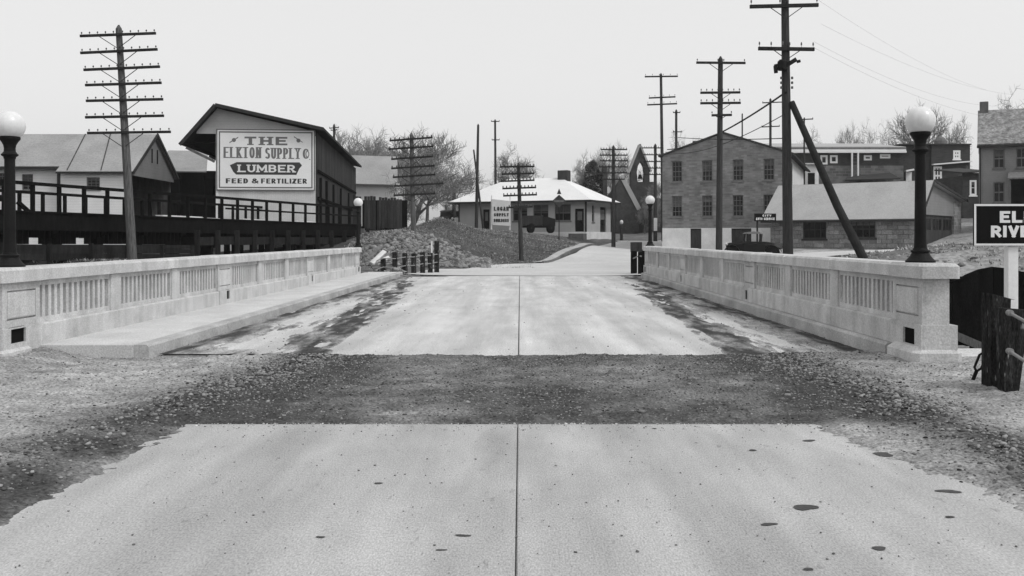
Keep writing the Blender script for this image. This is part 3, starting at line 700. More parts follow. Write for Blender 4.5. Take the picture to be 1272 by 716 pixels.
def text(txt, u0, u1, z0, z1, wd, f, serif=0, gap=.28, widths={}, hd=None):
    """Painted letters as flat ribbons. f(u, z, lift) -> point. wd = vertical stroke weight, hd = horizontal weight."""
    mb = MB(); hd = hd or wd
    adv = [widths.get(c, .45 if c in 'I.' else .5 if c == ' ' else 1.0) for c in txt]
    unit = (u1 - u0) / (sum(adv) + gap * (len(txt) - 1)); u = u0; li = 0
    for c, a in zip(txt, adv):
        w_ = a * unit
        for st in GL.get(c, []):
            li += 1; lift = .0006 * (li % 4)
            iw, ih = w_ - wd, z1 - z0 - hd
            pts = [Vector((u + wd / 2 + p[0] * iw, z0 + hd / 2 + p[1] * ih)) for p in st]
            pts = [p for i, p in enumerate(pts) if i == 0 or (p - pts[i - 1]).length > 1e-5]
            closed = (pts[0] - pts[-1]).length < 1e-4
            n = len(pts); Lq, Rq = [], []
            for i in range(n):
                a_, b_ = (pts[i] - pts[i - 1]) if i > 0 else None, (pts[i + 1] - pts[i]) if i < n - 1 else None
                if closed and i == 0: a_ = pts[-1] - pts[-2]
                if closed and i == n - 1: b_ = pts[1] - pts[0]
                dirs = [q.normalized() for q in (a_, b_) if q is not None]
                nn = sum((Vector((-q.y, q.x)) for q in dirs), Vector((0, 0)))
                nn = nn.normalized() if nn.length > 1e-6 else Vector((-dirs[0].y, dirs[0].x))
                k = 1 / max(.35, nn.dot(Vector((-dirs[0].y, dirs[0].x))))
                off = Vector((nn.x * wd / 2 * k, nn.y * hd / 2 * k))
                e = Vector((0, 0))
                if not closed and i in (0, n - 1):
                    q = dirs[0] * (-1 if i == 0 else 1); e = Vector((q.x * wd / 2, q.y * hd / 2))
                Lq.append(pts[i] + off + e); Rq.append(pts[i] - off + e)
            for i in range(n - 1):
                mb.poly([f(Rq[i].x, Rq[i].y, lift), f(Rq[i + 1].x, Rq[i + 1].y, lift), f(Lq[i + 1].x, Lq[i + 1].y, lift), f(Lq[i].x, Lq[i].y, lift)])
        if serif:
            for sx, sz in SERIF.get(c, []):
                li += 1; cx_, cz = u + wd / 2 + sx * (w_ - wd), z0 + hd / 2 + sz * (z1 - z0 - hd); h2 = serif
                za_, zb_ = (cz - hd / 2, cz - hd / 2 + h2) if sz < .5 else (cz + hd / 2 - h2, cz + hd / 2)
                lift = .003 + .0006 * (li % 3); hw = wd * .95
                mb.poly([f(cx_ - hw, za_, lift), f(cx_ + hw, za_, lift), f(cx_ + hw, zb_, lift), f(cx_ - hw, zb_, lift)])
        u += w_ + gap * unit
    return mb

# ------------------------------------------------------------------ ELK RIVER sign
d = 9.7
sg = thing('river_sign', 'black sign with white border and the words ELK RIVER on a white post', 'sign', (xa(1261, d), d, -.05))
sx0, sx1, sz0, sz1 = xa(1209, d), xa(1313, d), za(305.5, d), za(253.5, d)
MB().box(sx0, sx1, d - .012, d + .012, sz0, sz1, .004).build('board', M_SIGNB, sg, world=True)
bd = MB(); q, b_ = .012, .022; yb = d - .0165
for (a, b, c, e) in ((sx0 + .002, sx1 - .002, sz1 - b_, sz1 - .002), (sx0 + .002, sx1 - .002, sz0 + .002, sz0 + b_), (sx0 + .002, sx0 + b_, sz0 + b_ + .0005, sz1 - b_ - .0005), (sx1 - b_, sx1 - .002, sz0 + b_ + .0005, sz1 - b_ - .0005)):
    bd.box(a, b, yb, d - .0135, c, e)
bd.build('border', M_WHITE, sg, world=True)
ff = lambda u, z, l: (u, d - .0145 - l, z)
text('ELK', xa(1241, d), xa(1284, d), za(277, d), za(262.5, d), .038, ff, gap=.16, hd=.027).build('lettering', M_WHITE, sg, world=True)
text('RIVER', xa(1230, d), xa(1294, d), za(295, d), za(280.5, d), .036, ff, gap=.14, hd=.027, widths={'I': .42}).build('lettering', M_WHITE, sg, world=True)
MB().box(xa(1253, d), xa(1266, d), d + .014, d + .1, -.1, sz1 - .05, .005).build('post', M_WHITE, sg, world=True)

# ------------------------------------------------------------------ near guard fence, turnbuckle, dark bulkhead
gf = thing('guard_fence', 'tarred timber guard posts with slack cables under the ELK RIVER sign', 'guard fence', (4.75, 9.35, 0))
pm = MB(); d = 9.35
pm.prism([(xa(1231, d), -.2), (xa(1252, d), -.2), (xa(1256, d), za(372, d)), (xa(1256, d) + .05, za(373, d)), (xa(1231.5, d), za(365, d))], d, d + .2); pm.build('post', M_TPOST, gf, world=True, bevel=.008)
pm = MB(); d2 = 9.1; pm.prism([(xa(1249, d2), -.2), (xa(1262, d2), -.2), (xa(1280, d2), za(386, d2)), (xa(1247, d2), za(383, d2))], d2, d2 + .17); pm.build('post', M_TPOST, gf, world=True, bevel=.008)
MB().box(4.86, 5.08, 5.6, 5.82, -.2, .95).build('post', M_TPOST, gf, world=True, bevel=.01)
for z0, z1 in ((.80, .74), (.44, .32)):
    m = MB(); p0, p1 = Vector((xa(1254, 9.05), 9.05, z0)), Vector((4.9, 5.7, z1)); m.tube([p0.lerp(p1, i / 10) + Vector((0, 0, -.22 * (1 - (2 * i / 10 - 1) ** 2))) for i in range(11)], .016, 8); m.build('cable', M_WIRE, gf, world=True)
    m = MB(); m.lathe([(.03, 0), (.03, .05), (.02, .055)], 10, (xa(1254, 9.05), 9.02, z0), 'y'); m.build('bolt', M_WIRE, gf, world=True)
tb = thing('turnbuckle_anchor', 'rusty turnbuckle rod slanting into the ground beside the guard post', 'anchor rod', at(1208, 473, 9.9))
a, b = at(1239, 398, 9.5), at(1207, 476, 9.85)
for (u0, u1, r_) in ((0, .52, .011), (.80, 1, .014)): MB().tube([a.lerp(b, u0), a.lerp(b, u1)], r_ * 1.35, 8).build('rod', M_IRON, tb, world=True)
ax = (b - a).normalized(); sd_ = ax.cross(Vector((0, 1, 0))).normalized(); m = MB()
for s_ in (-1, 1): m.tube([a.lerp(b, .50), a.lerp(b, .55) + sd_ * s_ * .035, a.lerp(b, .75) + sd_ * s_ * .035, a.lerp(b, .81)], .013, 6)
m.build('buckle', M_IRON, tb, world=True)
bh = thing('timber_bulkhead', 'black creosoted timber bulkhead standing over the creek behind the end pier', 'bulkhead', (9.2, 17, -2.2))
prof = [(1170, 362), (1181, 352), (1213, 336), (1238, 331), (1272, 338), (1330, 342)]
d = 17.0; u = xa(1166, d)
while u < xa(1325, d):
    px = CX + (u + .12) * F / d; yt = np.interp(px, [p[0] for p in prof], [p[1] for p in prof]) + rnd.uniform(-.35, .35)
    yb_ = np.interp(px, [1166, 1190, 1240, 1330], [424, 429, 432, 440])
    yt2 = np.interp(px + 17, [p[0] for p in prof], [p[1] for p in prof]); yt1 = np.interp(px - 8, [p[0] for p in prof], [p[1] for p in prof]); jy = d + rnd.uniform(-.012, .012)
    MB().prism([(u, za(yb_, d)), (u + .235, za(yb_, d)), (u + .235, za(np.interp(px + 8, [p[0] for p in prof], [p[1] for p in prof]), d)), (u, za(yt1, d))], jy, jy + .09).build('plank', M_BLACKW, bh, world=True); u += .242
for px in (1180, 1225, 1275, 1320):
    MB().box(xa(px, d) - .13, xa(px, d) + .13, d + .1, d + .36, -2.6, za(360, d)).build('pile', M_BLACKW, bh, world=True)
MB().beam(at(1166, 352, d + .2), at(1330, 350, d + .2), .2, .22).build('cap_beam', M_BLACKW, bh, world=True)
MB().beam(at(1180, 414, d - .1), at(1262, 449, d - .1), .05, .14).build('brace', M_GREYW, bh, world=True)

# ------------------------------------------------------------------ poles
def pole(name, label, d, top, bot, r0, r1, arms, nins=10, group=None, m=M_POLE, brace=True, cat='utility pole', pin=.055, arm_t=.1, hidden=False, many=True):
    zb = za(bot[1], d)
    if hidden: zb = g1(xa(bot[0], d), d)
    B, T = Vector((xa(bot[0], d), d, zb - .3)), at(top[0], top[1], d)
    t = thing(name, label, cat, (B.x, d, zb), 0, group)
    n = 7; MB().tube([B.lerp(T, i / n) for i in range(n + 1)] + [T + Vector((0, 0, r1 * 1.3))], [r0 + (r1 - r0) * i / n for i in range(n + 1)] + [r1 * .25], 10).build('shaft', m, t, world=True)
    if arms:
        i0 = MB(); i0.lathe([(.008, 0), (.008, pin * .8), (.028, pin * .85), (.032, pin * 1.5), (.02, pin * 2.0), (.012, pin * 2.15)], 7); im = i0.mesh('insulator', M_PIN)
    for arm in arms:
        xl, yl, xr, yr = arm[:4]; ni = arm[4] if len(arm) > 4 else nins
        p, q = at(xl, yl, d - r1 - .04), at(xr, yr, d - r1 - .04)
        ao = MB().beam(p, q, arm_t * .85, arm_t).build('crossarm', M_ARM, t, world=True)
        if ni:
            k2 = ni // 2; L_ = (q - p).length; us = [.02 + .42 * i / max(1, k2 - 1) for i in range(k2)]; us = us + [1 - v for v in us[::-1]]
            if many:
                for u in us: put(im, 'insulator', ao, p.lerp(q, u) + Vector((0, 0, arm_t / 2 - .005)) - t.location)
            else:
                mm = MB()
                for u in us: c = p.lerp(q, u); mm.lathe([(.03, 0), (.035, pin * 1.4), (.015, pin * 2.1)], 6, (c.x, c.y, c.z + arm_t / 2 - .005))
                so = mm.build('insulators', M_PIN, ao, world=True); tag(so, kind='stuff')
        if brace:
            mid = B.lerp(T, ((p.z + q.z) / 2 - B.z) / (T.z - B.z)); L_ = (q - p).length; dn = Vector((0, 0, -.17 * L_)); mm = MB()
            for s_ in (-1, 1): mm.beam(mid + (q - p) * (.24 * s_) + Vector((0, -.06 - r1, -.05)), mid + dn + Vector((s_ * r1 * .4, -r1 - .02, 0)), .012, .03)
            mm.build('arm_brace', M_POLE, t, world=True)
    return t, B, T
pole('telegraph_pole', 'leaning seven-armed telegraph pole in front of the white clapboard building', 39, (147.5, 36), (165, 322), .19, .12,
     [(99.5, 45, 193.5, 41.5), (100, 66, 195.5, 61.5), (104, 87, 198.5, 83), (106, 106, 200.5, 103), (107, 125.5, 202.5, 123.5), (106, 146, 203.5, 144), (108.5, 165.5, 212, 164)], 10, 'many-armed telegraph poles', M_POLEL)
pole('telegraph_pole', 'telegraph pole with tilted arms in front of the bare tree and stone bank', 55, (511, 168), (515, 334), .17, .11,
     [(484, 175, 537, 171), (483, 185.5, 538, 182), (486, 198, 538, 194.5), (486, 209.5, 540, 206), (488, 220.5, 541, 217), (490, 231.5, 551, 228), (489, 243, 541, 240.5)], 10, 'many-armed telegraph poles', M_POLEL, many=False)
pole('telegraph_pole', 'five-armed telegraph pole rising from the lawn in front of the white-roofed station', 56.5, (644, 205), (648, 327), .15, .1,
     [(621, 207.5, 664, 207), (623, 216.5, 664, 215.5), (622, 225.5, 664, 224), (624, 234.5, 666, 233), (625, 243.5, 667, 242), (632, 258, 662, 257)], 10, 'many-armed telegraph poles', many=False, brace=False)
pole('telegraph_pole', 'many-armed telegraph pole at the corner of the white-roofed station', 80, (762, 183), (762, 303), .18, .12,
     [(746, 186, 779, 186), (745, 193, 779.5, 193), (745, 200, 780, 200), (744, 207.5, 780, 207.5), (745, 215, 779, 215), (748, 223, 776, 223)], 10, 'many-armed telegraph poles', many=False, brace=False)
P5, _, _ = pole('telegraph_pole', 'many-armed telegraph pole between the church and the brick building', 96, (814, 181), (814, 297), .2, .14,
     [(797, 184, 824, 184), (798, 192.5, 825, 192.5), (798, 201, 825, 201), (799, 209, 825, 209), (799, 217, 825, 217)], 10, 'many-armed telegraph poles', many=False, brace=False)
pole('utility_pole', 'tall pole with three crossarms behind the gable edge of the brick building', 97, (821, 93), (824, 295), .2, .13,
     [(801, 95.5, 842, 95), (806, 122, 839, 120.5), (804, 130.5, 841, 129)], 6, 'utility poles of the town', brace=False, hidden=True, arm_t=.14, pin=.1)
pole('utility_pole', 'weathered utility pole standing in front of the middle of the brick building', 48, (895, 74), (893, 316), .17, .12,
     [(865, 78, 926, 78.5, 4), (870, 115.5, 919.5, 115, 8), (870, 128.5, 920, 128, 8), (884, 143.5, 909, 143, 2)], 6, 'utility poles of the town', M_POLE, arm_t=.11, pin=.07)
P7, B7, T7 = pole('utility_pole', 'tall utility pole propped by the diagonal timber beside the block garage', 37, (975, -6), (979, 320), .2, .14,
     [(931.5, 8.5, 1016.5, 6.5, 4), (942, 60.5, 1011.5, 61.5, 6)], 6, 'utility poles of the town', M_POLE, arm_t=.13, pin=.1)
MB().box(xa(812.2, 95.6), xa(816.4, 95.6), 95.62, 95.68, za(287, 95.6), za(271, 95.6)).build('paper_notice', M_WHITE, P5, world=True)
# gear on that pole
d = 36.7
m = MB(); m.lathe([(.17, -.2), (.19, -.16), (.19, .12), (.12, .2)], 14, tuple(at(972, 81, d))); m.build('transformer', M_IRON, P7, world=True)
m = MB(); m.beam(at(976, 82, d - .1), at(989, 74, d - .1), .12, .16); m.beam(at(963, 82, d), at(964, 91, d), .12, .12); m.beam(at(990, 77, d - .1), at(994, 76, d - .1), .1, .1); m.beam(at(962, 82, d), at(970, 80, d), .09, .1); m.build('cutout', M_IRON, P7, world=True)
for px in (970.5, 984):
    for py in (97, 103, 109):
        m = MB(); m.lathe([(.02, -.05), (.045, -.04), (.045, .04), (.02, .05)], 8, tuple(at(px, py, 36.85))); m.build('spool', M_PIN, P7, world=True)
br = MB().tube([at(983, 127, 36.9), at(1040, 256, 35.8), at(1075, 326, 35.2), at(1080, 336, 35.1)], [.12, .15, .17, .17], 12).build('prop_timber', M_ARM)
br.data.transform(Matrix.Translation(-at(1075, 326, 35.2))); br.location = at(1075, 326, 35.2)
tag(br, 'dark diagonal timber propping the tall utility pole, crossing the garage roof', 'prop timber')
pole('utility_pole', 'far pole with two crossarms rising over the brick gable beside the propped pole', 95, (957, 124), (957, 290), .15, .11, [(947, 128, 972, 127), (946, 158, 968.5, 157)], 4, 'utility poles of the town', brace=False, hidden=True, many=False)
pole('utility_pole', 'short pole top with a crosspiece above the roof edge of the brick building', 104, (840, 138), (840, 290), .16, .13, [(836, 140, 845, 140), (836, 164, 847, 164)], 2, 'utility poles of the town', brace=False, hidden=True, many=False)
pole('utility_pole', 'slim pole with two short crossarms behind the station roof', 112, (615, 150), (616, 285), .18, .12, [(610, 151, 620.5, 151), (611, 174, 620.5, 174)], 2, 'utility poles of the town', brace=False, hidden=True, many=False)
pole('bare_pole', 'bare pole without crossarms in front of the station end wall', 82, (594, 156), (591.5, 287), .16, .1, [], 0, None, M_POLE)
pole('bare_pole', 'thin bare pole leaning against the taller bare pole', 81.4, (588.5, 187), (601, 286), .11, .07, [], 0, None, M_POLE)
pole('utility_pole', 'stubby pole above the parked cars at the end of the embankment', 97, (564, 231), (564, 280), .22, .17, [], 0, None, M_POLE, hidden=True)
pole('utility_pole', 'tiny far pole with one crossarm above the parked cars', 150, (554, 254), (554, 280), .14, .1, [(549, 256, 559, 256)], 2, None, brace=False, hidden=True, many=False)
pole('utility_pole', 'pole top with one crossarm just above the lumber shed roof', 112, (415, 156), (415, 280), .16, .13, [(409, 159.5, 421, 158.5), (411, 162, 419, 161.5)], 2, 'utility poles of the town', brace=False, hidden=True, many=False)
pole('utility_pole', 'thin pole with a crossarm in front of the flat-roofed row house', 92, (999, 147), (999, 290), .1, .07, [(990, 149, 1010, 148)], 2, 'utility poles of the town', brace=False, hidden=True, many=False)
pole('bare_pole', 'thin bare pole behind the peak of the brick gable', 99, (922, 142), (922, 290), .09, .07, [], 0, None, M_POLE, hidden=True)
# overhead cables
def cable(label, p, q, sag, r_):
    m = MB(); n = 24; m.tube([p.lerp(q, i / n) - Vector((0, 0, sag * (1 - (2 * i / n - 1) ** 2))) for i in range(n + 1)], r_, 5, False)
    tag(m.build('overhead_cable', M_ARM), label, 'cable', 'overhead cables')
cable('thick cable slanting from the propped pole to the brick building roof', at(976, 115, 36.8), at(829, 186, 74), .5, .04)
cable('thin cable slanting below the thick one across the brick gable', at(975, 142, 36.8), at(826, 189, 76), .6, .018)
cable('level cable crossing the peak of the brick gable', at(842, 171, 60), at(976, 172, 36.8), .08, .02)
cable('faint upper wire running past the lamp globe to the gabled house', at(1020, 30, 36.8), at(1260, 118, 66), .5, .003)
cable('faint middle wire running past the lamp globe to the gabled house', at(1012, 60, 36.8), at(1275, 150, 66), .7, .003)
cable('wire running from the propped pole toward the gabled house roof', at(1016, 0, 36.8), at(1225, 112, 66), .4, .003)
cable('wire sagging from the propped pole past the lamp globe', at(1011, 52, 36.8), at(1240, 132, 66), .6, .003)

# ------------------------------------------------------------------ building helpers
def win(par, f, u0, u1, z0, z1, nx_, ny_, frame=M_SASH, sill=True, inset=.10, fw=.06, bar=.03, glass=M_GLASS):
    """Sash window set into an opening. f(u, depth, z)."""
    m = MB()
    def bxx(a, b, c, e, d0, d1):
        pts = [f(x, dd, z) for z in (c, e) for (x, dd) in ((a, d0), (b, d0), (b, d1), (a, d1))]
        k = len(m.v); m.v += pts; m.f += [tuple(k + i for i in q) for q in ((3, 2, 1, 0), (4, 5, 6, 7), (0, 1, 5, 4), (1, 2, 6, 5), (2, 3, 7, 6), (3, 0, 4, 7))]
    i0, i1 = inset - .03, inset + .03
    bxx(u0, u0 + fw, z0, z1, i0, i1); bxx(u1 - fw, u1, z0, z1, i0, i1); bxx(u0 + fw, u1 - fw, z0, z0 + fw, i0, i1); bxx(u0 + fw, u1 - fw, z1 - fw, z1, i0, i1)
    for k in range(1, nx_): c = u0 + (u1 - u0) * k / nx_; bxx(c - bar / 2, c + bar / 2, z0 + fw, z1 - fw, i0 + .012, i1 - .012)
    for k in range(1, ny_):
        c = z0 + (z1 - z0) * k / ny_; b2 = bar * (1.6 if k * 2 == ny_ else 1); bxx(u0 + fw, u1 - fw, c - b2 / 2, c + b2 / 2, i0 + .006, i1 - .006)
    o = m.build('window', frame, par)
    MB().poly([f(u0 + .01, inset + .016, z0 + .01), f(u1 - .01, inset + .016, z0 + .01), f(u1 - .01, inset + .016, z1 - .01), f(u0 + .01, inset + .016, z1 - .01)]).build('pane', glass, o)
    if rnd.random() < .55 and glass is M_GLASS:              # a blind or curtain half drawn behind the glass
        zc = z1 - (z1 - z0) * rnd.uniform(.25, .6); MB().poly([f(u0 + fw, inset + .012, zc), f(u1 - fw, inset + .012, zc), f(u1 - fw, inset + .012, z1 - fw), f(u0 + fw, inset + .012, z1 - fw)]).build('blind', M_BLIND, o)
    if sill:
        m = MB(); bxx(u0 - .08, u1 + .08, z0 - .12, z0 - .003, -.05, .1); m.build('sill', frame, o)
    return o
FX = lambda y: (lambda u, dd, z: (u, y + dd, z))          # wall facing -y
SX = lambda x: (lambda u, dd, z: (x - dd, u, z))          # wall facing +x
SL = lambda x: (lambda u, dd, z: (x + dd, u, z))          # wall facing -x

# ------------------------------------------------------------------ white clapboard building
wb = thing('clapboard_building', 'long white clapboard building with grey shingle roof behind the raised trestle', 'building', (-23.4, 58, .4))
def Wx(px, d): return xa(px, d) + 23.4
zE = 5.66 - .4; zR = 8.06 - .4; x0 = -26.0; ux = Wx(75, 58)
m = MB(); ws = [(Wx(-4, 58.6), Wx(8, 58.6), 4.25, 5.05), (Wx(27, 58.6), Wx(41, 58.6), 4.02, 4.98)]
m1 = MB(); wallgrid(m1, FX(.6), x0, ux, -.6, 5.65, [(a, b, c, e) for a, b, c, e in ws], .15); m1.build('wall', M_CLAP, wb)
for a, b, c, e in ws: win(wb, FX(.6), a, b, c, e, 2, 4, M_SASH, True)
w2 = (Wx(107.5, 58), Wx(124, 58), 3.72 + .35, 4.75)
m1 = MB(); wallgrid(m1, FX(0), ux, 0, -.6, zE - .05, [w2], .15); m1.build('wall', M_CLAP, wb); win(wb, FX(0), *w2, 3, 4, M_SASH, True)
MB().box(ux - .12, ux + .0, -.02, .58, -.6, zE).build('corner_board', M_DARKW, wb)
MB().box(-.16, .02, -.03, .15, -.6, zE - .05).build('corner_board', M_WHITE, wb)
MB().box(x0, -.16, 7.0, 7.15, -.6, zE).build('wall', M_GREYW, wb)
MB().box(-4.5, -4.3, .2, 7, -.6, zE).build('partition', M_DARKW, wb)
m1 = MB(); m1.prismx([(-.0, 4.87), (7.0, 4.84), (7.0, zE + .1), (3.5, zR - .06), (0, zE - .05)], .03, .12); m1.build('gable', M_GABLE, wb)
for yv in (3.1, 4.0):
    m1 = MB(); m1.box(.1, .14, yv - .09, yv + .09, 5.85, 6.75); m1.build('vent', M_HOLE_SHADE, wb)
sl = (zR - zE) / 3.5
m1 = MB(); m1.slab([(x0, .15, zE + .15 * sl), (ux - .1, .15, zE + .15 * sl), (ux - .1, 3.5, zR), (x0, 3.5, zR)], .07); m1.slab([(ux - .1, -.35, zE - .35 * sl), (.35, -.35, zE - .35 * sl), (.35, 3.5, zR), (ux - .1, 3.5, zR)], .07)
m1.slab([(x0, 7.3, zE - .2), (.35, 7.3, zE - .2), (.35, 3.5, zR), (x0, 3.5, zR)], .07); m1.build('roof', M_ROOFG, wb)
m1 = MB()
for px0, px1 in ((107, 86), (138, 128)):
    m1.beam((Wx(px0, 61.5), 3.4, zR + .06), (Wx(px1, 58), -.3, zE - .3 * sl + .1), .05, .03)
m1.build('roof_seam', M_DARKW, wb)
m1 = MB(); m1.beam((.34, -.37, zE - .37 * sl), (.34, 3.5, zR + .02), .05, .2); m1.beam((.34, 7.3, zE - .2), (.34, 3.505, zR + .02), .05, .2); m1.beam((ux - .1, -.37, zE - .36 * sl), (.3, -.37, zE - .36 * sl), .05, .12); m1.beam((x0, .13, zE + .1 * sl), (ux - .12, .13, zE + .1 * sl), .05, .14); m1.build('eave_trim', M_ROOFD, wb)

ls = thing('lean_to_shed', 'low open-fronted shed with a plain grey roof between clapboard building and lumber shed', 'shed', (-25, 70, .6))
m1 = MB(); m1.slab([(-1.6, -1.2, za(214, 69) - .6), (xa(257.5, 69) + 25, -1.2, za(215, 69) - .6), (xa(257.5, 73) + 25, 3.2, za(189, 73) - .6), (-1.6, 3.2, za(188, 73) - .6)], .09); m1.build('roof', M_ROOFG, ls)
MB().box(-1.6, 6, 3.3, 3.5, -.6, 6.0).build('back_wall', M_BLACKW, ls)
for u in (-1.2, .6, 2.3): MB().box(u - .12, u + .12, -1.0, -.76, -.6, za(216, 69) - .7).build('post', M_BLACKW, ls)
MB().box(-1.6, 2.3, 1.6, 1.75, -.6, 5.3).build('inner_wall', M_BLACKW, ls)

# ------------------------------------------------------------------ lumber shed with its painted sign
rz = math.atan(.09)
shed = thing('lumber_shed', 'tall lumber shed with dark plank side wall and lopsided gable roof', 'shed', (-12.7, 60, .3), rz)
LS = -6.02; zb_, zE2 = .0, 8.15 - .3
m1 = MB(); wallgrid(m1, FX(0), LS, 0, -.6, zE2 - .3, [], .15); m1.build('front_wall', M_SHEDF, shed)
gp_ = [(-7.2, 7.62), (-.02, 7.62), (-.02, 7.82), (-5.95, 9.17), (-7.18, 7.75)]
m1 = MB(); m1.prism(gp_, -.05, .09); m1.build('gable', M_GABLE if False else mat('gable_pale', .44, .1, .9, 20, .1, .4, stripes=('Z', .17, .86)), shed)
MB().box(LS - .02, LS + .13, -.04, -.003, -.6, 7.6).build('corner_board', M_WHITE, shed)
k = 0; y_2 = .02
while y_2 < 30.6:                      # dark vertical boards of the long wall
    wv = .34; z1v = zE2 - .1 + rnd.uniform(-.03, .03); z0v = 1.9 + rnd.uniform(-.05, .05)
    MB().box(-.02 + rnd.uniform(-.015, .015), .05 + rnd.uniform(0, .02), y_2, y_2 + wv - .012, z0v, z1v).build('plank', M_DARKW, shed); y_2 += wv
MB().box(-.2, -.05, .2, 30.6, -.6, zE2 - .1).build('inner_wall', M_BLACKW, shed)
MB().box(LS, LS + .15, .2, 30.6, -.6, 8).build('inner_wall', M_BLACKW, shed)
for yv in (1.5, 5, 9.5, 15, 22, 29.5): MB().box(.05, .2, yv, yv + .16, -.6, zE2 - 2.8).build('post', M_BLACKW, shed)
for zv in (3.6, 5.3): 
    MB().box(.08, .16, .3, 30, zv, zv + .18).build('wale', M_BLACKW, shed)
hw = thing('roof', None, None); bpy.data.objects.remove(hw)
ap = (-5.95, 9.26)
m1 = MB(); m1.slab([(ap[0], -.65, ap[1]), (.55, -.65, zE2 - .0), (.55, 31.2, zE2 - .0), (ap[0], 31.2, ap[1])], .14)
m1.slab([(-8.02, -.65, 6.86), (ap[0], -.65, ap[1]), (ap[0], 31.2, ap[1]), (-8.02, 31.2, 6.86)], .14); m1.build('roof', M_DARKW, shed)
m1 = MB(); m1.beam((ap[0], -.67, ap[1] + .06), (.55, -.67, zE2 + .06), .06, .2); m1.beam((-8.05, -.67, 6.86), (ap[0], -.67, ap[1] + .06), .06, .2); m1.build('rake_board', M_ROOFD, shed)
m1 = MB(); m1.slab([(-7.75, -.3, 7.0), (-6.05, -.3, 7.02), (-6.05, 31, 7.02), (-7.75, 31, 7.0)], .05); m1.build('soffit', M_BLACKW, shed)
for yv in (-.1, 6, 12, 18): MB().beam((-7.8, yv, 6.75), (-6.1, yv, 5.9), .12, .16).build('eave_bracket', M_GREYW, shed)
sb = thing('lumber_sign', 'large white painted sign reading THE ELKTON SUPPLY CO LUMBER FEED & FERTILIZER', 'sign', (-12.7, 60, .3), rz)
W0, W1, Z0, Z1 = LS + .02, -.02, 4.13, 7.92
fy = -.10
MB().box(W0, W1, fy, -.06, Z0, Z1).build('board', M_SIGNW, sb)
m1 = MB()
for (q0, q1, yv) in ((.0, .07, fy - .012), (.15, .23, fy - .007)):
    a, b, c, e = W0 + q0, W1 - q0, Z0 + q0, Z1 - q0; tq = q1 - q0
    for bx_ in ((a, b, e - tq, e), (a, b, c, c + tq), (a, a + tq, c + tq, e - tq), (b - tq, b, c + tq, e - tq)): m1.box(bx_[0], bx_[1], yv, fy - .002, bx_[2], bx_[3])
m1.build('border', M_LGREY, sb)
SU = lambda px: W0 + (px - 45) / (1020 - 45) * (W1 - W0)            # pixel columns of the enlarged sign
SZ = lambda py: Z1 + (py - 45) / (655 - 45) * (Z0 - Z1)
sf = lambda u, z, l: (u, fy - .004 - l, z)
text('THE', SU(322), SU(745), SZ(203), SZ(120), .21, sf, serif=.07, gap=.32, hd=.11).build('lettering', M_LGREY, sb)
text('ELKTON', SU(116), SU(486), SZ(333), SZ(224), .13, sf, serif=.05, gap=.22, hd=.06).build('lettering', M_LGREY, sb)
text('SUPPLY', SU(525), SU(872), SZ(338), SZ(230), .13, sf, serif=.05, gap=.22, hd=.06).build('lettering', M_LGREY, sb)
text('C', SU(897), SU(960), SZ(336), SZ(236), .13, sf, hd=.06).build('lettering', M_LGREY, sb)
text('o', SU(922), SU(966), SZ(322), SZ(216), .05, sf, hd=.05).build('lettering', M_LGREY, sb)
text('.', SU(958), SU(978), SZ(346), SZ(336), .05, sf, hd=.05).build('lettering', M_LGREY, sb)
bn = MB(); bp_ = [(178, 405), (245, 374), (865, 372), (890, 403), (862, 436), (835, 497), (240, 497), (212, 470)]
bn.poly([sf(SU(p), SZ(q), .0) for p, q in bp_][::-1]); bn.build('banner', M_LDARK, sb)
text('LUMBER', SU(258), SU(822), SZ(473), SZ(398), .13, lambda u, z, l: (u, fy - .009 - l, z), serif=.07, gap=.2, hd=.085, widths={'M': 1.3}).build('lettering', M_WHITE, sb)
text('FEED', SU(138), SU(357), SZ(584), SZ(535), .12, sf, gap=.25, hd=.055).build('lettering', M_LDARK, sb)
text('&', SU(390), SU(458), SZ(584), SZ(535), .09, sf, hd=.06).build('lettering', M_LDARK, sb)
text('FERTILIZER', SU(485), SU(938), SZ(584), SZ(535), .105, sf, gap=.25, hd=.055, widths={'I': .38}).build('lettering', M_LDARK, sb)
for cx_, sgn in ((218, 1), (855, -1)):                              # small arrow ornaments
    m1 = MB(); u, z = SU(cx_), SZ(155)
    m1.poly([sf(u + .13 * math.cos(a), z + .13 * math.sin(a), 0) for a in [R(45 * k_ + 22) for k_ in range(8)]])
    m1.poly([sf(u - .27 * 1, z - sgn * .2, .001), sf(u + .27, z + sgn * .14, .001), sf(u + .25, z + sgn * .14 + .06, .001), sf(u - .27, z - sgn * .2 + .07, .001)][::1]); m1.build('ornament', M_LGREY, sb)

hs = thing('gabled_house', 'small pale house with grey roof peeking out behind the lumber shed', 'house', (-14.6, 96, 1.2))
MB().box(-3.5, 2.2, 0, 8, -1, za(226, 96) - 1.2).build('wall', M_SHEDF, hs)
m1 = MB(); m1.slab([(-3.8, -.5, za(229, 95.5) - 1.2), (2.5, -.5, za(231, 95.5) - 1.2), (1.9, 4, za(196, 100) - 1.2), (-3.8, 4, za(194, 100) - 1.2)], .12); m1.slab([(-3.8, 8.5, za(229, 95.5) - 1.2), (2.5, 8.5, za(231, 95.5) - 1.2), (1.9, 4, za(196, 100) - 1.2), (-3.8, 4, za(194, 100) - 1.2)], .12); m1.build('roof', M_ROOFG, hs)

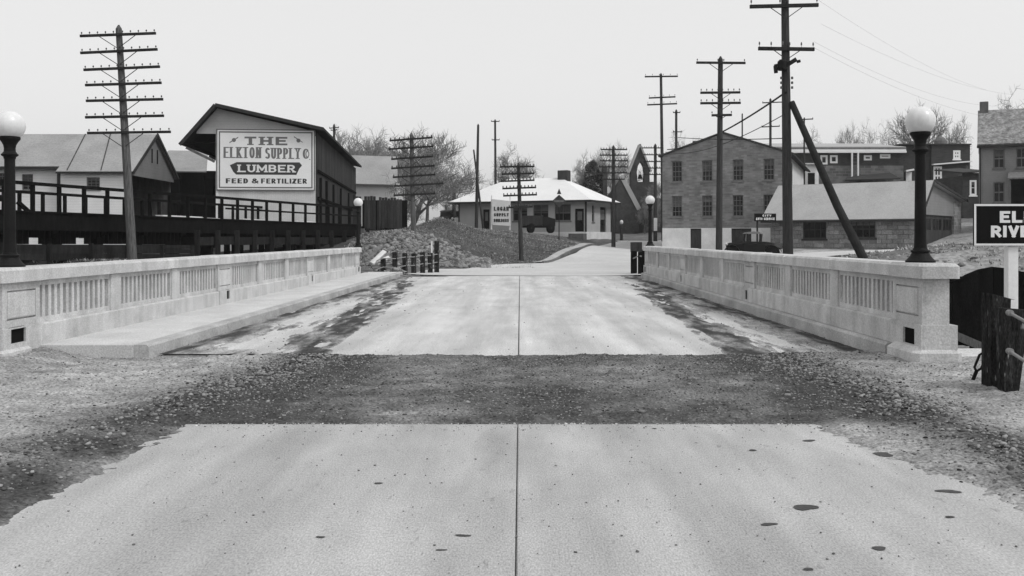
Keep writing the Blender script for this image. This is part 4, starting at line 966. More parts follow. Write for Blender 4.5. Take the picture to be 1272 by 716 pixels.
# ------------------------------------------------------------------ raised trestle with two railings
TS = thing('raised_trestle', 'long black timber trestle platform with post-and-rail railings below the lumber sign', 'trestle', (-15, 46, .5))
dirT = Vector((.332, 1, 0)).normalized(); nT = Vector((-dirT.y, dirT.x, 0))   # nT points away from the road
def TP(s, off, z): return Vector((-18.2, 36.7, 0)) + dirT * s + nT * off + Vector((0, 0, z))
s0, s1 = -4.3, 25.6
def zdeck(s): return 2.48 - .006 * s
def tbeam(name, p, q, w_, h_, m=M_BLACKW): return MB().beam(p, q, w_, h_).build(name, m, TS, world=True)
for off in (0, 5.2):
    tbeam('fascia_beam', TP(s0, off, zdeck(s0) - .36), TP(s1, off, zdeck(s1) - .36), .16, .66)
k = 0; s = s0
while s < s1:
    e = min(s + 1.9, s1); a, b = TP(s, 2.6, zdeck(s)), TP(e - .02, 2.6, zdeck(e))
    tbeam('deck_plank', a, b, 5.5, .07); s = e
s = s0
while s < s1:
    for off, hh, sp in ((0, 1.08, 0), (5.2, 1.08, .55)):
        tbeam('rail_post', TP(s + sp, off, zdeck(s) - .45), TP(s + sp, off, zdeck(s) + hh), .13, .13)
    s += 1.3
for off in (0, 5.2):
    s = s0
    while s < s1:
        e = min(s + 3.9, s1); tbeam('rail', TP(s, off - .09, zdeck(s) + 1.06), TP(e - .01, off - .09, zdeck(e) + 1.06), .06, .13); s = e
for off in (0,): tbeam('rail', TP(11.5, -.08, zdeck(11.5) + .55), TP(s1, -.08, zdeck(s1) + .55), .05, .09)
s = s0
while s < s1:                                                        # bents under the deck
    for off in (.5, 2.6, 4.9): tbeam('bent_post', TP(s, off, -.4), TP(s, off, zdeck(s) - .1), .28, .28)
    tbeam('bent_cap', TP(s, .05, zdeck(s) - .68), TP(s, 5.3, zdeck(s) - .68), .26, .28); s += 2.55
s = s0
while s < 8.2:                                                       # hung boarding with ragged lower gaps
    p = TP(s, .25, 0); px = CX + p.x * F / p.y; zl = za(303.5, p.y)
    if 32 < px < 46 or 51 < px < 63 or 91 < px < 100 or 106 < px < 121: zl = za(295.5 + rnd.uniform(-1, 1.4), p.y)
    tbeam('hung_board', TP(s + .13, .25, zl), TP(s + .13, .25, zdeck(s) - .2), .25, .06); s += .262
while s < s1:
    p = TP(s, .3, 0); tbeam('hung_board', TP(s + .15, .3, za(294 + rnd.uniform(-1, 1.5), p.y)), TP(s + .15, .3, zdeck(s) - .2), .28, .06); s += .292
s = 8.6
while s < s1:
    tbeam('bent_post', TP(s, -.6, -.3), TP(s, -.6, za(286, TP(s, 0, 0).y)), .2, .2, M_TRW); s += 1.55
for sa in np.arange(8.6, s1 - 1, 3.1): tbeam('low_board', TP(sa, -.45, za(300, TP(sa, 0, 0).y)), TP(min(sa + 3.08, s1), -.45, za(299, TP(sa + 3, 0, 0).y)), .05, .40, M_TRW)
for i_ in range(6):
    a_, b_ = -4.3 + 2.12 * i_, -4.3 + 2.12 * (i_ + 1) - .03; ya, yb_ = TP(a_, 0, 0).y, TP(b_, 0, 0).y
    for py_, h_ in ((306.5, .17), (312, .2), (319, .26)): tbeam('low_board', TP(a_, -.4 + rnd.uniform(-.02, .02), za(py_ + rnd.uniform(-.6, .6), ya)), TP(b_, -.4 + rnd.uniform(-.02, .02), za(py_ + rnd.uniform(-.6, .6), yb_)), .06, h_, M_TRW)
    tbeam('low_post', TP(b_, -.5, -.3), TP(b_, -.5, za(303 + rnd.uniform(-2, 2), yb_)), .14, .14, M_TRW)
tbeam('knee_brace', at(22, 251, 36.2), at(36, 263.5, 36.6), .12, .14)
for py in (226.5, 246): tbeam('rail', at(-45, py, 33.5), at(9, py + .5, 35), .06, .24)
tbeam('rail_post', at(7, 268, 35), at(7, 224, 35), .16, .16)
# pale boards lying on the platform
bg_ = 'sawn boards lying on the trestle platform'
for i, (sv, ln, off) in enumerate([(8.2, 3.2, 1.2), (11.8, 2.6, 2.2), (14.8, 2.4, 1.4), (17.2, 3.0, 2.4), (19.8, 2.6, 1.2)]):
    o = MB().beam(TP(sv, off, zdeck(sv) + .10), TP(sv + ln, off + .2, zdeck(sv + ln) + .10), .4, .09).build('sawn_board', M_WHITEW)
    tag(o, ['pale board on the platform nearest the telegraph pole', 'pale board on the platform under the dark open shed', 'pale board on the platform before the white corner post of the lumber shed',
            'pale board on the platform below the word FEED', 'pale board on the platform below the word FERTILIZER'][i], 'board', bg_)
# coal bin at the trestle end
cb = thing('coal_bin', 'dark vertical-plank coal bin on stilts where the trestle ends', 'coal bin', (-9.5, 63, .4))
d = 63; u = xa(438, d)
i = 0
while u < xa(497, d):
    px = CX + u * F / d; zt = za(np.interp(px, [438, 450, 497], [243, 244, 247]) + rnd.uniform(-1, 1), d); zl = za(284 + rnd.uniform(-1, 2), d)
    if i % 5 != 3 or px > 478: MB().box(u, u + .17, d + rnd.uniform(-.02, .02), d + .06, zl, zt).build('plank', M_DARKW, cb, world=True)
    u += .19; i += 1
for px in (441, 456, 470, 484, 496):
    MB().box(xa(px, d) - .1, xa(px, d) + .1, d + .1, d + .3, -.3, za(250, d)).build('stilt', M_DARKW, cb, world=True)
for px in (463, 482): MB().box(xa(px, d) - .07, xa(px, d) + .07, d - .1, d - .03, za(335, d), za(288, d)).build('stilt', M_GREYW, cb, world=True)
MB().box(xa(438, d), xa(497, d), d + .3, d + 4, za(286, d), za(281, d)).build('floor', M_BLACKW, cb, world=True)
MB().box(xa(438, d), xa(497, d), d + 3.9, d + 4.05, za(283, d), za(246, d)).build('back_wall', M_BLACKW, cb, world=True)
MB().box(xa(393, 62), xa(452, 62), 62.2, 62.4, -.4, za(284, 62)).build('skirt_wall', M_GREYW, cb, world=True)
MB().box(xa(395, 61), xa(447, 61), 60.7, 60.85, za(286, 61), za(284, 61)).build('ledger', M_WHITEW, cb, world=True)

# ------------------------------------------------------------------ guard fences and debris at the far bridge end
fg = thing('guard_fence', 'row of dark guard posts with pale cables below the stone bank', 'guard fence', (-4.5, 42, 0))
gpx = [(476, 320, 336, 39.3), (490.5, 314, 336, 39.6), (503, 314, 336.5, 40), (514, 315, 337, 40.3), (525, 313, 336.5, 40.6), (534.5, 314, 336, 41), (542.5, 300, 336, 41.4)]
for px, yt, yb2, d in gpx: MB().box(xa(px, d) - .1, xa(px, d) + .1, d - .1, d + .1, -.2, za(yt + rnd.uniform(-1, 1), d), .02).build('post', M_TPOST, fg, world=True)
for y0v, y1v in ((321, 316), (332, 326)):
    m = MB(); m.tube([at(468, y0v + 3, 39)] + [at(px, np.interp(px, [489, 542], [y0v, y1v]) + (.8 if i_ % 2 else 0), d - .12) for i_, (px, _, _, d) in enumerate(gpx)] + [at(560, y1v + 2, 42)], .022, 6); m.build('cable', M_WIRE, fg, world=True)
MB().box(xa(536.5, 41.3) - .03, xa(536.5, 41.3) + .03, 41.2, 41.26, -.1, za(300, 41.3)).build('post', M_WHITEW, fg, world=True)
dg = 'loose boards heaped at the far end of the bridge'
for i, (p, q, mm, lb) in enumerate([((457, 322, 38.9), (473, 306, 39.3), M_GREYW, 'pale board leaning up against the far pier of the sidewalk parapet'), ((462, 327, 39), (478, 312, 39.4), M_WHITEW, 'pale board leaning lower in the heap beside the far pier'),
                              ((462, 333, 39), (488, 330, 39.6), M_GREYW, 'grey board flat at the bottom of the heap beside the far pier'), ((466, 326, 39.4), (484, 320, 39.8), M_WHITEW, 'pale board laid across the middle of the heap beside the far pier')]):
    tag(MB().beam(at(*p), at(*q), .2, .05, (0, -.6, .8)).build('loose_board', mm), lb, 'board', dg)
n = 60; x = rs.uniform(-6.0, -4.8, n); y = rs.uniform(38.9, 40.5, n); rocks('rubble_heap', np.stack([x, y, .02 + .25 * rs.rand(n)], -1), .05 + .1 * rs.rand(n), M_RIP, 21)
for i, (px, py, s_) in enumerate(((438, 306, .09), (445, 305, .1), (452, 306, .08))): pass
fr = thing('guard_fence', 'short dark guard posts beside the far lamp pier near the brick building', 'guard fence', (5.2, 39, 0))
for px, yt, yb2, d in ((787, 312, 336, 40), (796, 313, 336, 39.4), (801, 310, 336, 38.2)):
    MB().box(xa(px, d) - .11, xa(px, d) + .11, d - .11, d + .11, -.2, za(yt, d), .02).build('post', M_BLACKW, fr, world=True)
MB().tube([at(785, 322, 40), at(794, 318, 39.5), at(803, 320, 38.1)], .03, 6).build('cable', M_WIRE, fr, world=True)
ns = thing('notice_board', 'small dark square notice board on a post at the far bridge end', 'notice board', (5.75, 40.4, 0))
MB().box(xa(783, 40.4), xa(797.5, 40.4), 40.35, 40.4, za(313, 40.4), za(301, 40.4), .01).build('board', M_DARKW, ns, world=True)
MB().box(xa(790, 40.4) - .05, xa(790, 40.4) + .05, 40.41, 40.5, -.2, za(303, 40.4)).build('post', M_BLACKW, ns, world=True)

# ------------------------------------------------------------------ station with white hip roof
th = R(-25)
st = thing('station_building', 'low station building with broad white hip roof at the road corner', 'building', (5.8, 85, 1.35), th)
# local x runs left along the front (negative), local y runs back along the end wall
Wd, Ld, Hw = 12.7, 6.4, 3.5
fo = .70
fr_op = [(-1.05, -.2, .72, 2.75), (-2.98, -1.44, 1.7, 3.15), (-5.1, -3.6, 1.7, 3.15), (-7.13, -5.68, 1.7, 3.15), (-10.2, -9.5, .72, 2.8)]
m1 = MB(); wallgrid(m1, FX(0), -Wd, 0, fo, Hw, [(a, b, max(c, fo + .001), e) for a, b, c, e in fr_op], .18); m1.build('wall', M_STUCCO, st)
en_op = [(1.5, 2.1, 1.6, 3.1), (3.6, 5.2, fo + .001, 3.0)]
m1 = MB(); wallgrid(m1, SX(0.0), .001, Ld, fo, Hw, en_op, .18); m1.build('wall', M_STUCCO, st)
MB().box(-Wd, -.2, Ld, Ld + .18, fo, Hw).build('wall', M_STUCCO, st)
MB().box(-Wd, -Wd + .18, .2, Ld - .01, fo, Hw).build('wall', M_STUCCO, st)
MB().box(-Wd - .06, .06, -.06, Ld + .2, -1.3, fo - .002).build('foundation', M_WHITEW, st)
for (a, b, c, e), nx_ in zip(fr_op[1:4], (2, 2, 2)): win(st, FX(0), a, b, c, e, nx_, 2, M_SASH, True)
win(st, SX(0), *en_op[0], 1, 2, M_SASH, True)
for f, (a, b, c, e), nm in ((FX(0), fr_op[0], 'door'), (FX(0), fr_op[4], 'door'), (SX(0), en_op[1], 'door')):
    m1 = MB(); m1.poly([f(a, .12, c), f(b, .12, c), f(b, .12, e), f(a, .12, e)]); 
    o = m1.build(nm, M_GLASS, st)
    m1 = MB(); m1.poly([f(a + .2, .11, (c + e) / 2), f(b - .2, .11, (c + e) / 2), f(b - .2, .11, e - .25), f(a + .2, .11, e - .25)]); m1.build('door_light', M_SASH, o)
MB().box(-1.3, .1, -.9, -.065, -.7, .55).build('step', M_GREYW, st)
m1 = MB(); m1.box(-.09, .05, -.05, .09, fo, Hw); m1.box(-Wd - .05, -Wd + .07, -.05, .07, fo, Hw); m1.build('corner_post', M_DARKW, st)
ov = .75; rzv = 5.75; r0, r1 = (-Wd + 3.6, Ld / 2), (-3.6, Ld / 2)
E = [(-Wd - ov, -ov, Hw), (ov, -ov, Hw), (ov, Ld + ov, Hw), (-Wd - ov, Ld + ov, Hw)]
m1 = MB(); m1.poly([E[0], E[1], (r1[0], r1[1], rzv), (r0[0], r0[1], rzv)]); m1.poly([E[1], E[2], (r1[0], r1[1], rzv)]); m1.poly([E[2], E[3], (r0[0], r0[1], rzv), (r1[0], r1[1], rzv)]); m1.poly([E[3], E[0], (r0[0], r0[1], rzv)]); m1.poly(E[::-1])
m1.build('roof', M_ROOFW, st)
m1 = MB()
for a, b in ((0, 1), (1, 2), (2, 3), (3, 0)): m1.beam(Vector(E[a]) + Vector((0, 0, -.10)), Vector(E[b]) + Vector((0, 0, -.10)), .1, .17)
m1.build('fascia', M_ROOFD, st)
MB().box(-3.9, -2.9, Ld / 2 - .4, Ld / 2 + .4, rzv - .5, rzv + .65, .03).build('chimney', M_DARKW, st)
# things round the station
bb = thing('billboard', 'tilted white billboard with dark lettering standing before the station door', 'billboard', (xa(623, 80), 80, 2.0))
d = 80; c4 = [(611.5, 279.5), (634.5, 281), (634, 250), (611, 247.5)]
m1 = MB(); fp = [at(px, py, d) for px, py in c4]; bk = [p + Vector((0, .06, 0)) for p in fp]
m1.v += [tuple(p) for p in fp + bk]; m1.f += [(0, 1, 2, 3), (7, 6, 5, 4), (0, 4, 5, 1), (1, 5, 6, 2), (2, 6, 7, 3), (3, 7, 4, 0)]; m1.build('board', mat('billboard_paper', .62, .12, 1.5, 20, .1, .1), bb, world=True)
for i, (tx_, z0v, z1v) in enumerate((('LOGAN', 262, 257), ('SUPPLY', 269, 265), ('BUILDERS', 276, 272))):
    text(tx_, xa(613.5, d), xa(632, d), za(z0v, d), za(z1v, d), .10, lambda u, z, l: (u, d - .02 - l, z), gap=.25, hd=.07).build('lettering', M_LDARK, bb, world=True)
for px in (610.5, 633.5): MB().box(xa(px, d) - .05, xa(px, d) + .05, d + .07, d + .17, 1.4, za(243, d)).build('post', M_WHITEW, bb, world=True)
MB().beam(at(610, 250.5, d + .3), at(634, 252.5, d + .3), .05, .1).build('brace', M_WHITEW, bb, world=True)
ds = thing('diamond_sign', 'dark diamond-shaped road sign on a thin post in front of the station windows', 'sign', (xa(694.5, 74), 74, 1.2))
d = 74; c_ = at(694.5, 250, d); m1 = MB(); rr_ = .55
m1.prism([(c_.x + a * rr_, c_.z + b * rr_ * .9) for a, b in ((0, -1), (1, 0), (0, 1), (-1, 0))], d - .03, d); m1.build('board', M_DARKW, ds, world=True)
m1 = MB(); m1.prism([(c_.x + a * rr_ * .32, c_.z + .75 + b * .22) for a, b in ((-1, -1), (1, -1), (0, 1))], d - .03, d); m1.build('crest', M_DARKW, ds, world=True)
m1 = MB(); m1.box(c_.x - .38, c_.x + .38, d - .037, d - .032, c_.z - .07, c_.z + .07); m1.build('band', M_GREYW, ds, world=True)
MB().tube([(c_.x, d + .04, 1.0), (c_.x, d + .04, c_.z + .4)], .04, 8).build('post', M_IRON, ds, world=True)
gpmp = thing('fuel_pump', 'slim fuel pump with white globe beside the station end wall', 'fuel pump', (xa(772, 88), 88, 1.15))
MB().lathe([(.26, 0), (.26, .1), (.15, .14), (.13, 1.2), (.17, 1.25), (.17, 1.5), (.07, 1.62)], 12).build('body', M_DARKW, gpmp)
MB().lathe([(.07, 1.62), (.14, 1.7), (.16, 1.82), (.12, 1.95), (.02, 2.0)], 12).build('globe', M_WHITE, gpmp)
MB().box(xa(766, 88) - gpmp.location.x, xa(779, 88) - gpmp.location.x, -.8, .8, -.2, .12).build('island', M_WHITEW, gpmp)

# ------------------------------------------------------------------ motor vehicles
def wheelmesh():
    m1 = MB(); R1 = .38
    m1.lathe([(R1 - .07, -.06), (R1, -.05), (R1 + .01, 0), (R1, .05), (R1 - .07, .06)], 18, (0, 0, 0), 'y'); return m1.mesh('tyre', M_TYRE)
TY = wheelmesh()
m1 = MB(); m1.lathe([(.06, -.07), (.09, -.03), (.09, .03), (.06, .07)], 10, (0, 0, 0), 'y')
for k in range(10):
    a = 2 * math.pi * k / 10; m1.beam((.06 * math.cos(a), 0, .06 * math.sin(a)), (.32 * math.cos(a), 0, .32 * math.sin(a)), .03, .03)
HUB = m1.mesh('spoked_rim', M_DARKW)
def wheel(t, x, y):
    o = put(TY, 'wheel', t, (x, y, .39)); put(HUB, 'spokes', o); return o
def fender(t, cx, y0, y1, r=.48):
    m1 = MB(); ps = [(cx + r * math.cos(a), .36 + r * math.sin(a)) for a in [R(k) for k in range(5, 186, 20)]]
    for (xa_, z_), (xb_, zb2) in zip(ps, ps[1:]): m1.slab([(xa_, y0, z_), (xa_, y1, z_), (xb_, y1, zb2), (xb_, y0, zb2)], .03)
    m1.build('fender', M_CAR, t)
def car(label, loc, rz_, closed):
    t = thing('motor_car', label, 'car', loc, rz_, 'parked cars of the 1920s')       # nose along -x
    hwid = .62
    m1 = MB(); secs = [(-1.62, .50, .52, .98, .36), (-.55, .58, .48, 1.12, .5), (-.45, .64, .45, 1.10, .62), (.9, .66, .45, 1.08, .64), (1.5, .6, .5, .98, .5), (1.95, .45, .62, .82, .35)]
    rings = []
    for x_, wv, z0v, z1v, wt in secs:
        b = len(m1.v); m1.v += [(x_, -wv, z0v), (x_, -wv, z1v - .18), (x_, -wt, z1v), (x_, wt, z1v), (x_, wv, z1v - .18), (x_, wv, z0v)]; rings.append(b)
    for a, b in zip(rings, rings[1:]):
        for k in range(6): j = (k + 1) % 6; m1.f.append((a + k, b + k, b + j, a + j))
    m1.f.append(tuple(rings[0] + k for k in range(6))); m1.f.append(tuple(rings[-1] + 5 - k for k in range(6))); m1.build('body', M_CAR, t)
    MB().box(-1.66, -1.6, -.3, .3, .52, .98, .02).build('radiator', M_CHROME, t)
    xr = 1.35 if closed else .55
    m1 = MB()
    for x_ in (-.42, xr):
        for s_ in (-1, 1): m1.beam((x_, s_ * .58, 1.05), (x_ + .05, s_ * .56, 1.62), .07, .07)
    m1.box(xr - .02, xr + .05, -.56, .56, 1.05, 1.6); m1.build('cab', M_CAR, t)
    m1 = MB(); m1.prism([(-.55, 1.6), (xr + .1, 1.6), (xr + .05, 1.70), (.2, 1.76), (-.4, 1.70)], -.62, .62); m1.build('top', M_CAR if closed else M_CANVAS, t)
    MB().poly([(-.40, -.55, 1.08), (-.40, .55, 1.08), (-.37, .55, 1.58), (-.37, -.55, 1.58)]).build('windshield', M_GLASS, t)
    if closed:
        for s_ in (-1, 1): MB().box(-.3, xr - .05, s_ * .57 - .01, s_ * .57 + .01, 1.12, 1.56).build('side_window', M_GLASS, t)
    for x_ in (-1.2, 1.35):
        for s_ in (-1, 1): wheel(t, x_, s_ * .68); fender(t, x_, s_ * .68 - .14, s_ * .68 + .14)
    for s_ in (-1, 1):
        MB().box(-.75, .9, s_ * .68 - .13, s_ * .68 + .13, .40, .44).build('running_board', M_CAR, t)
        MB().lathe([(.03, .1), (.1, .04), (.12, -.04), (.1, -.06)], 12, (-1.6, s_ * .5, .92), 'x').build('headlight', M_CHROME, t)
    return t
car('dark roadster with pale canvas top parked in front of the brick building doors', (xa(934, 64), 64, .18), R(-20), False)
car('black closed car parked on the bank crest at the station end wall', (xa(576, 96), 96, za(283.5, 96)), R(70), True)
c = car('black closed car parked on the bank crest below the stubby pole', (xa(556, 97), 97, za(283, 97)), R(60), True)
tr = thing('motor_truck', 'dark open truck parked in front of the station windows', 'truck', (xa(669, 82), 82, za(290, 82)), R(4)); tr.scale = (.75, 1, 1.1)
MB().box(-1.9, .35, -.85, .85, .62, 1.35).build('cargo_bed', M_DARKW, tr)
m1 = MB(); m1.box(.38, 1.05, -.75, .75, .55, 1.25); m1.build('cab', M_CAR, tr); MB().box(.42, .5, -.74, .74, 1.252, 1.4).build('windscreen', M_CAR, tr)
m1 = MB(); m1.prism([(1.05, .55), (1.85, .55), (1.85, 1.1), (1.05, 1.25)], -.42, .42); m1.build('hood', M_CAR, tr)
MB().box(-1.9, 1.8, -.3, .3, .42, .6).build('chassis', M_CAR, tr)
for x_ in (-.9, 1.35):
    for s_ in (-1, 1): wheel(tr, x_, s_ * .8)

# ------------------------------------------------------------------ brick building
ph = R(-20)
bbz = .45
bk = thing('brick_building', 'two-storey painted brick gable building with whitewashed base across the creek', 'building', (11.2, 76, bbz), ph)
WB, zEv, zAp = 9.38, 7.96 - bbz, za(166, 74.4) - bbz
zw = 2.28 - bbz
cols = [1.15, 3.5, 5.85, 8.15]; ops = []
for c_ in cols:
    ops.append((c_ - .4, c_ + .4, za(225, 74.5) - bbz, za(199, 74.5) - bbz)); ops.append((c_ - .4, c_ + .4, za(269, 74.5) - bbz, za(243, 74.5) - bbz))
m1 = MB(); wallgrid(m1, FX(0), 0, WB, zw, zEv, ops, .25); m1.prism([(0.001, zEv), (WB - .001, zEv), (WB / 2, zAp)], .001, .24); m1.build('wall', M_BRICK, bk)
for o_ in ops: win(bk, FX(0), *o_, 3, 4, M_SASH, True, inset=.14, fw=.07, bar=.035)
dps = [(2.2, 3.05, -.3, zw - .02), (5.35, 6.85, -.3, zw - .02)]
m1 = MB(); wallgrid(m1, FX(-.02), 0, WB, -.6, zw - .001, [(a, b, -.3, zw - .03) for a, b, c, e in dps], .24); m1.build('whitewashed_base', M_WHITEW, bk)
for a, b, c, e in dps: MB().box(a, b, .12, .2, -.3, zw - .05).build('door', M_DARKW, bk)
MB().box(WB - .25, WB, .25, 21, -.6, zEv).build('side_wall', M_SHEDF, bk)
MB().box(0, .25, .25, 21, -.6, zEv).build('side_wall', M_BRICK, bk)
MB().box(0.01, WB - .01, 21.01, 21.2, -.6, zEv).build('back_wall', M_BRICK, bk)
m1 = MB(); rs_ = (zAp - zEv) / (WB / 2)
m1.slab([(-.3, -.12, zEv - .3 * rs_ + .02), (WB / 2, -.12, zAp + .02), (WB / 2, 21.3, zAp + .02), (-.3, 21.3, zEv - .3 * rs_ + .02)], .12)
m1.slab([(WB / 2, -.12, zAp + .02), (WB + .55, -.12, zEv - .55 * rs_ + .02), (WB + .55, 21.3, zEv - .55 * rs_ + .02), (WB / 2, 21.3, zAp + .02)], .12); m1.build('roof', M_DARKW, bk)
for yv in (4, 5.2): MB().box(WB + .002, WB + .06, yv, yv + .6, 5, 7.1).build('shutter', M_DARKW, bk)
MB().box(1.5, 2.3, 5, 6, zEv + .4, zEv + 1.6, .03).build('chimney', M_DARKW, bk)
sg2 = thing('garage_sign', 'small dark two-line sign projecting beside the block garage corner', 'sign', (xa(950, 65.5), 65.5, .6))
d = 65.5; MB().box(xa(937, d), xa(964, d), d - .03, d + .03, za(275, d), za(265.5, d)).build('board', M_SIGNB, sg2, world=True)
text('CITY', xa(947, d), xa(958, d), za(269.3, d), za(266.8, d), .05, lambda u, z, l: (u, d - .034 - l, z), gap=.3, hd=.04).build('lettering', M_WHITE, sg2, world=True)
text('AUTO SERVICE', xa(939, d), xa(962, d), za(273.6, d), za(270.6, d), .05, lambda u, z, l: (u, d - .034 - l, z), gap=.3, hd=.04).build('lettering', M_WHITE, sg2, world=True)
MB().box(xa(941, d) - .05, xa(941, d) + .05, d + .035, d + .13, 0.2, za(267, d)).build('post', M_DARKW, sg2, world=True)

# ------------------------------------------------------------------ block garage
ps = R(-38)
GZ = .85
ga = thing('block_garage', 'low rock-faced block garage with long grey roof behind the propped pole', 'garage', (25.5, 62, GZ), ps)   # origin at the front corner nearest the lamp
WG, DG = 9.95, 11.0
zf, zr_, zbk = 3.05 - GZ, 5.2 - GZ, 4.2 - GZ
wn = [(-WG + 2.35, -WG + 4.0, .6, 1.85), (-WG + 5.6, -WG + 7.3, .65, 1.85)]
m1 = MB(); wallgrid(m1, FX(0), -WG, 0, -.5, zf, wn, .25); m1.build('wall', M_BLOCK, ga)
for w_ in wn: win(ga, FX(0), *w_, 4, 2, M_DARKW, True, inset=.12, fw=.09, bar=.05)
bt = {}
zz_ = -.3; row = 0
while zz_ < zf - .3:
    uu = -WG - (.35 if row % 2 else 0)
    while uu < 0:
        a, b = max(uu, -WG) + .012, min(uu + .7, 0) - .012; c, e = zz_ + .01, zz_ + .29
        segs = [(a, b)]
        for w_ in wn:
            if c < w_[3] + .02 and e > w_[2] - .14:
                segs = [q for (p0, p1) in segs for q in ((p0, min(p1, w_[0] - .1)), (max(p0, w_[1] + .1), p1)) if q[1] - q[0] > .1]
        for p0, p1 in segs: MB().box(p0, p1, -.03 - rnd.uniform(0, .035), .0, c, e, .02).build('block', M_BLK1, ga)
        uu += .7
    zz_ += .30; row += 1
# end wall: stone piers, wide doors, siding above
RY = 2.6
m1 = MB(); m1.prismx([(.002, -.5), (1.2, -.5), (1.2, zf + .3), (.002, zf - .02)], -.25, 0); m1.prismx([(9.0, -.5), (DG, -.5), (DG, zbk - .1), (9.0, zbk + .1)], -.25, 0); m1.build('end_wall', M_BLOCK, ga)
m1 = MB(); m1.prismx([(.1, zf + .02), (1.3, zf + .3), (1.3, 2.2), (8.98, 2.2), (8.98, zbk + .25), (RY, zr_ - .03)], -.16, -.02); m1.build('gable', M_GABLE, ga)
for i in range(3):
    o = MB().box(-.2, -.12, 1.22 + 2.59 * i, 1.22 + 2.59 * (i + 1) - .02, -.5, 2.19).build('garage_door', M_DARKW, ga)
    for j in range(3): MB().box(-.118, -.11, 1.42 + 2.59 * i + .75 * j, 1.42 + 2.59 * i + .75 * j + .6, 1.2, 1.95).build('pane', M_GLASS, o)
m1 = MB(); sf_ = (zr_ - zf) / RY; sb_ = (zr_ - zbk) / (DG - RY)
m1.slab([(-WG - .5, -.5, zf - .5 * sf_ + .04), (.35, -.5, zf - .5 * sf_ + .04), (.35, RY, zr_ + .04), (-WG - .5, RY, zr_ + .04)], .1)
m1.slab([(-WG - .5, DG + .4, zbk - .4 * sb_ + .04), (.35, DG + .4, zbk - .4 * sb_ + .04), (.35, RY, zr_ + .04), (-WG - .5, RY, zr_ + .04)], .1); m1.build('roof', M_ROOFL, ga)
m1 = MB(); m1.beam((-WG - .5, -.53, zf - .5 * sf_ - .0), (.36, -.53, zf - .5 * sf_), .06, .14); m1.beam((.38, -.53, zf - .5 * sf_ + .06), (.38, RY, zr_ + .1), .06, .16); m1.beam((.38, DG + .4, zbk - .4 * sb_ + .06), (.38, RY + .003, zr_ + .1), .06, .16); m1.build('eave_trim', M_ROOFD, ga)
MB().box(-WG, -WG + .25, .25, DG, -.5, zf).build('wall', M_BLOCK, ga); MB().box(-WG + .26, -.26, DG - .25, DG, -.5, zbk - .1).build('wall', M_BLOCK, ga)

# ------------------------------------------------------------------ row houses on the rise
rh = thing('row_house', 'long dark flat-roofed row house with white cornice above the garage roof', 'row house', (29, 105, 2.8))
d = 105; O = Vector((29, 105, 2.8))
def LX(px): return xa(px, d) - O.x
def LZ(py): return za(py, d) - O.z
at_w = [(LX(1019), LX(1028), LZ(204.5), LZ(193)), (LX(1031), LX(1040.5), LZ(203), LZ(193)), (LX(1073), LX(1083), LZ(199.5), LZ(193)), (LX(1093), LX(1106), LZ(197), LZ(191.5))]
m1 = MB(); wallgrid(m1, FX(0), LX(960), LX(1122), LZ(206), LZ(190.5), [(a, b, c, e) for a, b, c, e in at_w], .25); m1.build('upper_wall', M_BRICKD, rh)
for w_ in at_w: win(rh, FX(0), *w_, 1, 1, M_WHITE, False, inset=.02, fw=.2)
MB().box(LX(960), LX(1122), -.05, .2, -2, LZ(206.01)).build('wall', M_BRICKM, rh)
m1 = MB(); m1.box(LX(958), LX(1124), -.5, .0, LZ(190.4), LZ(188)); m1.box(LX(958), LX(1124), -.35, .0, LZ(187.9), LZ(185.5)); m1.build('cornice', M_WHITE, rh)
MB().box(LX(958), LX(1124), -.42, .0, LZ(185.4), LZ(184)).build('gutter', M_GREYW, rh)
m1 = MB(); m1.slab([(LX(958), -.3, LZ(184.5)), (LX(1124), -.3, LZ(184.5)), (LX(1122), 9, za(180, 114) - 2.8), (LX(965), 9, za(180, 114) - 2.8)], .15); m1.build('roof', M_ROOFL, rh)
MB().box(LX(960), LX(1122), 8.8, 9, -2, LZ(190)).build('back_wall', M_BRICKD, rh)
for px in (1012, 1044, 1078): MB().box(LX(px - 3), LX(px + 3), 5, 5.6, LZ(186), LZ(177), .03).build('chimney', M_DARKW, rh)
for px in (1056.5, 1064): MB().tube([(LX(px), -.45, LZ(190)), (LX(px), -.45, LZ(222 if px < 1060 else 219))], .1, 8).build('downspout', M_WHITE, rh)
m1 = MB()
for py in range(194, 219, 4): m1.beam((LX(1056.5), -.45, LZ(py)), (LX(1064), -.45, LZ(py)), .04, .05)
m1.build('rungs', M_GREYW, rh)
m1 = MB(); m1.slab([(LX(1038), -3, LZ(227)), (LX(1105), -3, LZ(225)), (LX(1105), -.06, LZ(216)), (LX(1060), -.06, LZ(220))], .12); m1.build('porch_roof', M_ROOFD, rh)
MB().box(LX(1058), LX(1104), -2.8, -2.6, -2, LZ(227)).build('porch_wall', M_DARKW, rh)
lb_ = thing('outbuilding', 'small white-walled outbuilding beside the brick building eave', 'outbuilding', (xa(1009, 98), 98, 2.5))
o_ = lb_.location
MB().box(xa(1003, 98) - o_.x, xa(1017, 98) - o_.x, 0, 3, -1, za(205, 98) - o_.z).build('wall', M_WHITEW, lb_); MB().box(xa(1003.5, 98) - o_.x, xa(1012, 98) - o_.x, -.04, -.005, -1, za(215, 98) - o_.z).build('door', M_HOLE_SHADE, lb_)
m1 = MB(); m1.slab([(xa(1001, 98) - o_.x, -.4, za(205, 98) - o_.z), (xa(1019, 98) - o_.x, -.4, za(205, 98) - o_.z), (xa(1019, 98) - o_.x, 3.2, za(201, 98) - o_.z), (xa(1001, 98) - o_.x, 3.2, za(201, 98) - o_.z)], .1); m1.build('roof', M_ROOFL, lb_)
